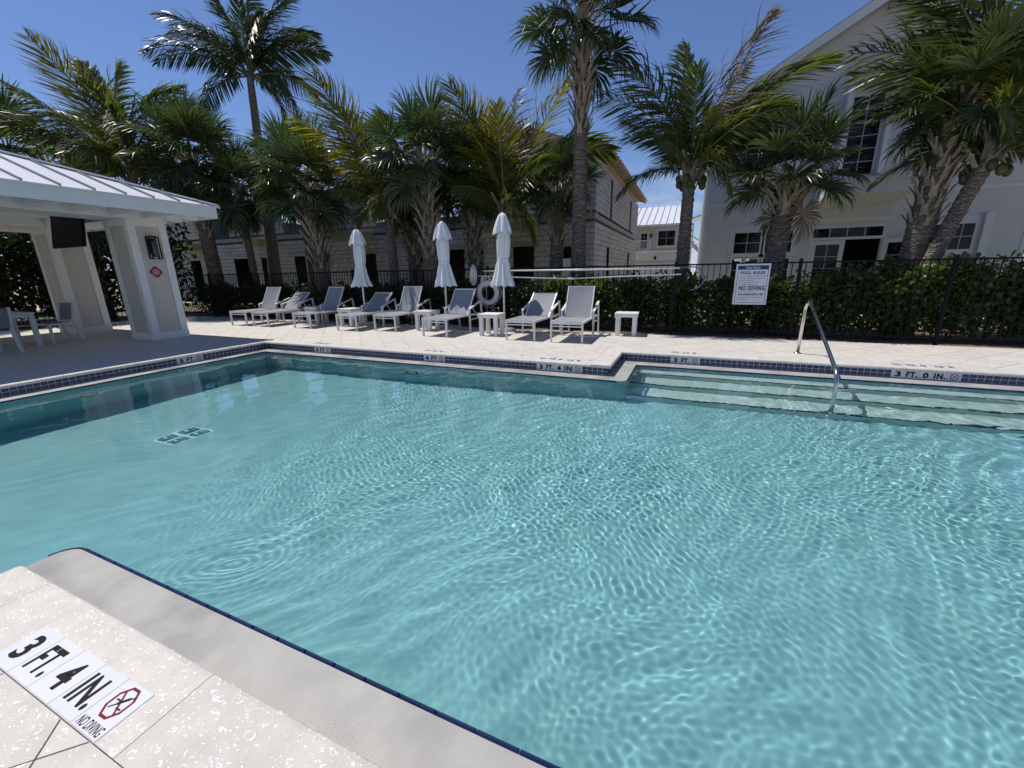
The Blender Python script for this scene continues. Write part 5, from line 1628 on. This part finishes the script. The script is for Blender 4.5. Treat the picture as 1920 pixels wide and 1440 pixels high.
def add_boots(t, path, rad, f0, f1, n, size=1.0, out=0.0):
    ga = 2.399
    for i in range(n):
        f = f0 + (f1 - f0) * i / n
        p, r = interp(path, rad, f); a = i * ga + pr_.uniform(-.15, .15)
        o = obj('leaf_base', BOOT, t)
        s = 1.3 * size * (.85 + .4 * (i / n)) * pr_.uniform(.9, 1.12)
        tilt = -out * (i / n)
        o.matrix_local = Matrix.Translation(p) @ Matrix.Rotation(a, 4, 'Z') @ Matrix.Translation((r * .92, 0, 0)) @ Matrix.Rotation(-tilt, 4, 'Y') @ Matrix.Diagonal((s, s, s, 1))
def cabbage_palm(loc, top, r0, r1, label, leaf=1.7, nf=25, boots=(.45, 1.0, 60), dry=0, lean=None, boot_out=.25, boot_size=1.0, seed=1, low=-.7, k=1.0):
    global pr_
    loc = (loc[0] * k, loc[1] * k, 0); top = (top[0] * k, top[1] * k, 1.397 + (top[2] - 1.397) * k); leaf *= k; r0 *= k; r1 *= k
    pr_ = random.Random(seed)
    t = thing('cabbage_palm', label, 'palm tree', loc, 0, 'palms along the fence')
    v = Vector(top) - Vector(loc)
    mid = v * .5 + Vector(lean or (0, 0, 0))
    mb, path, rad = trunk_mb([(0, 0, -.05), mid, v], r0, r1, 34, .02, seed=seed)
    part('trunk', mb, M['bark'], t, True)
    if boots: add_boots(t, path, rad, boots[0], boots[1] * .995, boots[2], boot_size, boot_out)
    base = v + Vector((0, 0, -.05))
    for i in range(nf):
        u = (i + .5) / nf
        el = math.radians(82) - u ** .85 * (math.radians(82) - low)
        az = i * 2.399 + pr_.uniform(-.25, .25)
        L = leaf * pr_.uniform(.88, 1.08) * (1 - .12 * u)
        st = base + Vector((math.cos(az), math.sin(az), 0)) * r1 * .6 + Vector((0, 0, .18 * (1 - 1.6 * u)))
        frond_at(t, st, az, el, L, FAN[min(5, int(u * 4 + pr_.random() * 2))], pr_.uniform(-.5, .5))
    for i in range(dry):
        az = pr_.uniform(0, 6.28); frond_at(t, base + Vector((math.cos(az) * r1, math.sin(az) * r1, -.2)), az, -1.1 + pr_.uniform(-.2, .3), leaf * .8, FAN_DRY[i % 2], pr_.uniform(-.5, .5))
    return t
def coconut_palm(loc, crown, tips, r0, r1, label, name='coconut_palm', nuts=0, extra=8, L=2.4, lean=None, seed=3, sheath=10, deep=False, ringed=True, k=1.0):
    global pr_
    loc = (loc[0] * k, loc[1] * k, 0); crown = (crown[0] * k, crown[1] * k, 1.397 + (crown[2] - 1.397) * k); L *= k; r0 *= k; r1 *= k
    tips = [(x * k, y * k, z * k, q, m) for x, y, z, q, m in tips]
    pr_ = random.Random(seed)
    t = thing(name, label, 'palm tree', loc, 0, 'palms along the fence')
    v = Vector(crown) - Vector(loc)
    mb, path, rad = trunk_mb([(0, 0, -.05), v * .5 + Vector(lean or (0, 0, 0)), v + Vector((0, 0, .12))], r0, r1, 56, .05 if ringed else .012, seed=seed)
    part('trunk', mb, M['bark_ringed'], t, True)
    if sheath: add_boots(t, path, rad, .86, .99, sheath, 1.25, .55)
    for i, (x, y, z, dr, m) in enumerate(tips):
        frond_to(t, v + Vector((0, 0, .05)), (x, y, z), dr, 3 if (deep and m == 0) else m, i)
    for i in range(extra):
        az = i * 2.399 + 1.0; u = i / max(extra, 1)
        frond_at(t, v + Vector((0, 0, .02)), az, math.radians(60) - u * .95, L * pr_.uniform(.8, 1.05), pin_me(.75 + u * .75, i, 3 if deep else 0, i % 3), pr_.uniform(-.12, .12))
    for i in range(nuts):
        az = i * 2.1 + pr_.uniform(0, .8); rr = r1 + .10 + pr_.uniform(0, .10)
        c = v + Vector((rr * math.cos(az), rr * math.sin(az), -.12 - .07 * (i // 3) - pr_.uniform(0, .08)))
        part('coconut', MB().sphere(c, .078, 10, 7, (1, 1, 1.35)), M['coconut'], t, True)
        if i % 3 == 0: part('stalk', MB().tube([v + Vector((0, 0, .05)), (c + v) / 2 + Vector((0, 0, .08)), c + Vector((0, 0, .1))], .018, 6), M['rachis'], t, True)
    return t
pav_tips=[(-1.11,-1.53,4.08,0.50,1),(-1.22,-3.09,0.93,0.60,0),(-0.54,-2.85,2.07,0.60,0),(-1.03,-0.26,3.91,0.50,0),(0.22,0.44,3.87,0.50,0),(1.39,1.65,3.30,0.90,0),(0.77,2.64,2.74,1.10,0),(-1.73,-2.33,-0.63,1.00,1),(0.23,-1.33,-0.73,1.20,0),(-0.21,1.36,0.18,1.20,0),(-0.37,-2.07,0.76,0.90,0)]
coco_mid_tips=[(-1.60,-1.28,3.77,0.35,1),(-1.67,-1.98,2.31,0.80,1),(-1.54,-0.21,3.33,0.40,1),(-0.28,0.16,2.88,0.30,0),(0.77,0.61,2.01,0.60,0),(-0.66,-1.30,0.69,0.90,0),(0.98,1.42,1.01,1.10,0),(-0.36,-0.93,-0.70,1.60,0),(0.46,0.88,-0.24,1.40,0),(-2.08,-0.89,1.52,0.90,1)]
coco_ctr_tips=[(-1.52,-0.67,3.25,0.35,1),(1.78,0.79,3.22,0.30,1),(0.32,0.47,3.27,0.20,2),(0.10,-0.61,2.54,0.30,1),(-1.60,-0.05,1.86,0.80,1),(1.79,0.25,1.25,0.90,0),(-0.48,-1.09,1.85,0.70,1),(0.68,1.18,2.46,0.50,1),(2.87,1.60,1.44,1.30,0),(-1.41,-1.06,0.78,1.20,0),(1.23,1.09,0.32,1.50,0)]
coco_rt_tips=[(-2.02,-0.04,2.44,0.80,0),(-2.06,-0.55,1.65,0.90,0),(-1.64,0.36,0.88,1.20,0),(-0.43,0.29,2.63,0.10,0),(0.00,-0.30,2.01,0.20,0),(1.37,0.03,2.83,0.25,2),(1.14,0.62,2.11,0.60,2),(2.50,-0.15,1.66,1.00,0),(2.13,0.55,1.09,1.20,0),(-0.91,-0.42,-0.20,1.60,0),(1.13,-0.48,-0.09,1.50,0),(0.37,-0.59,1.10,0.40,0),(1.67,0.34,0.46,1.40,0)]
coco_far_rt_tips=[(-2.08,0.92,1.83,1.20,0),(-1.77,0.34,0.97,1.40,0),(-1.50,0.99,3.07,0.80,0),(-1.11,0.49,3.26,0.40,0),(-0.39,0.72,3.05,0.30,0),(-0.08,-0.29,1.74,0.50,0),(0.64,-0.28,0.79,0.90,0),(-0.96,0.97,0.51,1.50,0),(0.46,-0.64,-0.61,1.50,0),(-1.27,-0.10,1.74,0.90,0),(-2.06,1.45,2.61,0.90,0),(-0.28,-0.53,1.23,0.30,1)]
royal_tips=[(-1.74,-2.21,1.65,0.90,0),(-1.57,-2.95,-0.21,1.30,0),(-1.36,-1.08,-0.72,1.50,0),(-0.99,-0.61,3.19,0.50,0),(0.41,0.52,3.96,0.20,0),(1.63,1.58,3.15,0.60,0),(2.00,2.53,1.19,1.30,0),(1.20,2.49,-0.25,1.40,0),(-0.68,-1.51,-2.39,1.60,0),(0.29,1.02,-1.63,1.70,0),(-1.87,-1.08,1.76,0.90,0),(1.13,2.72,2.45,0.90,0),(0.60,-0.53,2.52,0.40,0),(-0.05,1.39,3.06,0.40,0),(1.45,0.86,-1.72,1.50,0)]

# left to right as they stand behind the fence
cabbage_palm((-19.7, 8.1, 0), (-19.6, 8.0, 3.7), .25, .24, 'cabbage palm with a crisscross trunk seen between the two pavilion pillars', leaf=1.6, nf=24, boots=(.2, 1, 70), seed=26, low=-.9)
cabbage_palm((-20.6, 4.6, 0), (-20.5, 4.6, 3.6), .25, .24, 'cabbage palm added for shade beyond the pavilion table', leaf=1.7, nf=26, boots=(.3, 1, 50), seed=27, low=-1.1)  # added palm, its crown keeps sun off the far side of the pavilion
coconut_palm((-21.0, 10.7, 0), (-21.05, 10.60, 5.45), pav_tips, .19, .15, 'coconut palm with silvery arching fronds rising behind the pavilion roof', extra=12, L=3.6, seed=5)
cabbage_palm((-29.5, 10.2, 0), (-29.2, 10.1, 7.0), .25, .2, 'cabbage palm cut off by the left picture edge above the pavilion', leaf=2.6, seed=6, boots=None)
coconut_palm((-18.2, 14.0, 0), (-17.71, 14.0, 9.45), royal_tips, .30, .13, 'tallest dark feather palm with a smooth slender stem, left of all the umbrellas', name='royal_palm', extra=6, L=3.8, seed=7, sheath=0, deep=True, ringed=False)
cabbage_palm((-18.35, 11.5, 0), (-18.75, 11.5, 5.9), .27, .25, 'cabbage palm with a shaggy brown trunk right of the pavilion eave', leaf=2.25, nf=27, boots=(.52, 1, 46), dry=4, k=.935, seed=8, boot_out=.5)
cabbage_palm((-16.7, 12.0, 0), (-16.9, 12.0, 4.75), .15, .13, 'slim dark cabbage palm standing before the block wall left of the loungers', leaf=1.8, nf=25, boots=(.75, 1, 14), dry=3, k=.935, seed=9, low=-1.2)
cabbage_palm((-14.3, 12.9, 0), (-14.6, 12.9, 5.4), .20, .18, 'cabbage palm half hidden behind the basket-trunked palm near the left umbrella', leaf=1.9, nf=25, boots=(.6, 1, 26), seed=10)
cabbage_palm((-12.36, 11.5, 0), (-12.58, 11.5, 4.35), .27, .29, 'cabbage palm with a basket weave of old leaf bases, left of the first umbrella', leaf=1.85, nf=28, boots=(.36, 1, 78), k=.935, seed=11, boot_out=.35, boot_size=1.1)
coconut_palm((-9.55, 12.0, 0), (-9.60, 12.0, 3.45), coco_mid_tips, .17, .14, 'coconut palm with tall yellow fronds between the first two umbrellas', extra=9, L=2.4, k=.935, seed=12, nuts=4)
cabbage_palm((-8.75, 12.2, 0), (-8.95, 12.3, 3.6), .20, .2, 'cabbage palm with a short shaggy trunk behind the yellow coconut palm', leaf=1.4, nf=22, boots=(.4, 1, 34), dry=2, seed=13, boot_out=.5)
cabbage_palm((-7.72, 11.6, 0), (-7.83, 11.6, 4.75), .24, .24, 'full-headed cabbage palm with a crisscross trunk behind the middle umbrella', leaf=1.75, nf=25, boots=(.40, 1, 66), k=.935, seed=14, boot_out=.35)
cabbage_palm((-6.62, 12.5, 0), (-6.68, 12.5, 4.3), .21, .21, 'cabbage palm with a dark furry trunk between the middle and tallest umbrellas', leaf=1.7, nf=27, boots=(.34, 1, 62), seed=15, boot_out=.3)
coconut_palm((-5.37, 12.0, 0), (-5.33, 12.0, 3.2), coco_ctr_tips, .17, .14, 'coconut palm with bright upright fronds right above the tallest umbrella', extra=9, L=2.4, seed=16, nuts=3)
cabbage_palm((-3.74, 12.0, 0), (-3.61, 12.0, 3.75), .19, .19, 'small slender cabbage palm just left of the very tall palm, before the small block window', leaf=1.22, nf=19, boots=(.55, 1, 34), seed=17, boot_out=.55, dry=1)
cabbage_palm((-2.81, 11.2, 0), (-2.87, 11.2, 6.98), .205, .15, 'very tall straight cabbage palm, its head cut by the top of the picture', leaf=1.72, nf=21, boots=(.66, 1, 58), seed=18, boot_out=.25, low=-.5)
coconut_palm((-.24, 11.5, 0), (-.25, 11.5, 3.65), coco_rt_tips, .17, .13, 'coconut palm with hanging nuts between the block building and the white house', extra=8, L=2.2, seed=19, nuts=9)
cabbage_palm((1.70, 11.3, 0), (1.80, 11.3, 3.35), .22, .19, 'leaning cabbage palm with flared brown leaf bases in front of the white house', leaf=1.45, nf=19, boots=(.74, 1, 36), seed=20, boot_out=1.2, boot_size=1.3, lean=(-.06, 0, 0), dry=2, low=-.2)
cabbage_palm((4.12, 11.2, 0), (4.32, 11.2, 4.35), .22, .21, 'thick-necked cabbage palm right of the open house doors', leaf=1.3, nf=20, boots=(.48, 1, 56), seed=22, boot_out=.2, boot_size=.85, lean=(-.12, 0, .0))
coconut_palm((4.05, 10.9, 0), (4.83, 11.0, 3.3), coco_far_rt_tips, .15, .12, 'leaning ringed coconut palm with green nuts at the right of the picture', extra=8, L=2.2, seed=23, nuts=8, lean=(-.12, 0, 0))
cabbage_palm((6.6, 12.2, 0), (6.7, 12.2, 5.6), .22, .2, 'cabbage palm at the far right edge behind the leaning coconut palm', leaf=1.7, nf=26, boots=(.5, 1, 30), seed=24)

# ================================================================== HEDGES
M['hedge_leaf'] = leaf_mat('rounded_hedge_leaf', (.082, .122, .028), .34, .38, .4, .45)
M['hedge_leaf_shade'] = leaf_mat('shaded_hedge_leaf', (.040, .064, .018), .40, .28, .3, .35)  # darker copy of the hedge leaf, shade put into its colour
M['twig'] = mat('hedge_twig', (.10, .075, .05), .9, .2, 20)
def hedge_mesh(seed, w, d, h, n, size=.052, mt='hedge_leaf'):
    rg = np.random.default_rng(seed)
    x = rg.uniform(-w / 2, w / 2, n); y = rg.uniform(-d / 2, d / 2, n)
    top = h * (.86 + .14 * np.sin(x * 4.3 + seed) * np.cos(y * 5 + seed * 2) + rg.normal(0, .05, n))
    z = top * (1 - rg.random(n) ** 1.4 * .92)
    thin = (rg.random(n) < np.clip(z / h * 1.2 + .5, 0, 1)); x, y, z = x[thin], y[thin], z[thin]; m = len(x)
    c = np.stack([x, y, z], -1)
    az = rg.uniform(0, 2 * PI, m); el = rg.normal(.55, .45, m)
    D = np.stack([np.cos(az) * np.cos(el), np.sin(az) * np.cos(el), np.sin(el)], -1)
    U = norm(rg.normal(0, .5, (m, 3)) + np.array([0, -.15, 1.0])); W = norm(np.cross(D, U)); N = np.cross(W, D)
    L = size * rg.uniform(.75, 1.35, m)[:, None]
    rows = [(0.0, .10), (.55, .44), (1.15, .58), (1.62, .36), (1.8, .05)]
    V = []
    for t_, k_ in rows:
        p = c + D * L * t_ + N * L * (-.12 * t_ * t_)
        V += [p - W * L * k_ + N * L * .10 * k_, p + W * L * k_ + N * L * .10 * k_]
    V = np.stack(V, 1).reshape(-1, 3)
    b = (np.arange(m) * 10)[:, None]
    q = np.concatenate([b + np.array([[2 * i, 2 * i + 1, 2 * i + 3, 2 * i + 2]]) for i in range(4)])
    return strip_mesh('foliage', [(V, q, 0)], [M[mt]])
def twigs_mesh(seed, w, d, h):
    rr = random.Random(seed); mb = MB()
    for k in range(9):
        x, y = rr.uniform(-w * .35, w * .35), rr.uniform(-d * .3, d * .3)
        e = Vector((x + rr.uniform(-.25, .25), y + rr.uniform(-.2, .2), h * rr.uniform(.6, .9)))
        mb.tube([(x, y, 0), (x * .9 + e.x * .1 + .03, y, h * .35), e], [.014, .011, .005], 5)
    return mb.mesh('stem', M['twig'])
HB = [(hedge_mesh(i, 1.5, 1.0, 1.42, 3300), twigs_mesh(i, 1.5, 1.0, 1.4)) for i in (31, 32, 33)]
HL = [(hedge_mesh(i, 1.5, 1.0, 1.2, 1500, .05, 'hedge_leaf_shade'), twigs_mesh(i, 1.5, 1.0, 1.2)) for i in (41, 42, 43)]
HT = [(hedge_mesh(i, 2.2, 1.6, 3.3, 2600, .085, 'hedge_leaf_shade'), twigs_mesh(i, 2.2, 1.6, 3.2)) for i in (51, 52)]
def shrub(x, y, lib, k, sc, label, group, rz):
    s = thing('hedge_shrub', label, 'shrub', (x, y, -.02), rz, group); s.scale = (1, 1, sc)
    obj('foliage', lib[k % len(lib)][0], s, kind='stuff'); obj('stem', lib[k % len(lib)][1], s)
hr = random.Random(4)
LANDMARKS = [(-17.0, 10.0, 'at the far left end of the long fence'), (-15.2, 10.0, 'seen past the front pavilion pillar'), (-13.6, 9.6, 'left of all the loungers'), (-12.42, 9.3, 'behind the leftmost upright lounger'),
             (-11.5, 9.3, 'behind the second lounger from the left'), (-10.62, 9.42, 'behind the leftmost low table'), (-9.9, 9.2, 'behind the third lounger from the left'),
             (-8.67, 9.4, 'behind the leftmost umbrella'), (-8.0, 9.3, 'behind the fourth lounger from the left'), (-7.16, 9.4, 'behind the fifth lounger from the left'), (-5.90, 9.4, 'behind the middle umbrella'),
             (-5.36, 9.0, 'behind the lounger with the umbrella shadow'), (-4.87, 9.85, 'behind the life ring'), (-4.21, 9.36, 'behind the tallest umbrella'), (-3.26, 9.0, 'behind the reclined lounger near the right end'),
             (-2.24, 9.0, 'behind the rightmost lounger'), (-1.26, 9.52, 'behind the lone white table'), (-.5, 9.85, 'under the right ends of the two long poles'), (.2, 9.85, 'beside the blue crook'),
             (1.14, 9.86, 'behind the rules sign'), (1.9, 9.5, 'just right of the rules sign'), (2.3, 9.0, 'behind the grab rail'), (3.0, 9.5, 'below the open house doors'), (4.0, 9.9, 'below the leaning coconut palm'),
             (5.0, 9.9, 'near the right picture edge'), (6.0, 9.9, 'cut by the right picture edge'), (7.0, 9.9, 'past the right picture edge'), (8.2, 9.9, 'at the far right end of the long fence')]
free_marks = list(LANDMARKS)
x = -17.6; kk = 0
while x < 9:
    y = 10.75 + hr.uniform(-.08, .08); rz = hr.choice((0, PI)) + hr.uniform(-.1, .1)
    lm0 = min(free_marks, key=lambda q: abs(q[0] / q[1] - x / y)) if free_marks else (0, 1, 'in the row')
    if free_marks: free_marks.remove(lm0)
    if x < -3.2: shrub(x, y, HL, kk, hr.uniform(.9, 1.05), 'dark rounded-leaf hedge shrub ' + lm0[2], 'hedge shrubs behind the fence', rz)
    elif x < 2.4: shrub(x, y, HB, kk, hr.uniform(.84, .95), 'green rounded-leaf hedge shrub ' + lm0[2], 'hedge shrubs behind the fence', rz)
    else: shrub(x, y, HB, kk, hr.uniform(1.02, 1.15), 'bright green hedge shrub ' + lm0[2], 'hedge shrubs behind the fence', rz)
    x += hr.uniform(.92, 1.06); kk += 1
k = kk
y = -2.0
while y < 10.2:
    shrub(-19.9 + hr.uniform(-.1, .1), y, HT, k, hr.uniform(.9, 1.15), 'tall dark hedge shrub beyond the pavilion at the left', 'dark shrubs beyond the pavilion', hr.uniform(1.3, 1.8)); y += 1.35; k += 1
y = -3.0
while y < 9:
    shrub(-22.4 + hr.uniform(-.3, .3), y, HT, k, hr.uniform(1.2, 1.5), 'tall dark hedge shrub beyond the pavilion at the left', 'dark shrubs beyond the pavilion', hr.uniform(1.3, 1.8)); y += 1.8; k += 1

# ------------------------------------------------------------------ what the sun reaches through the water
for o in RCV:
    o.cycles.is_caustics_receiver = True
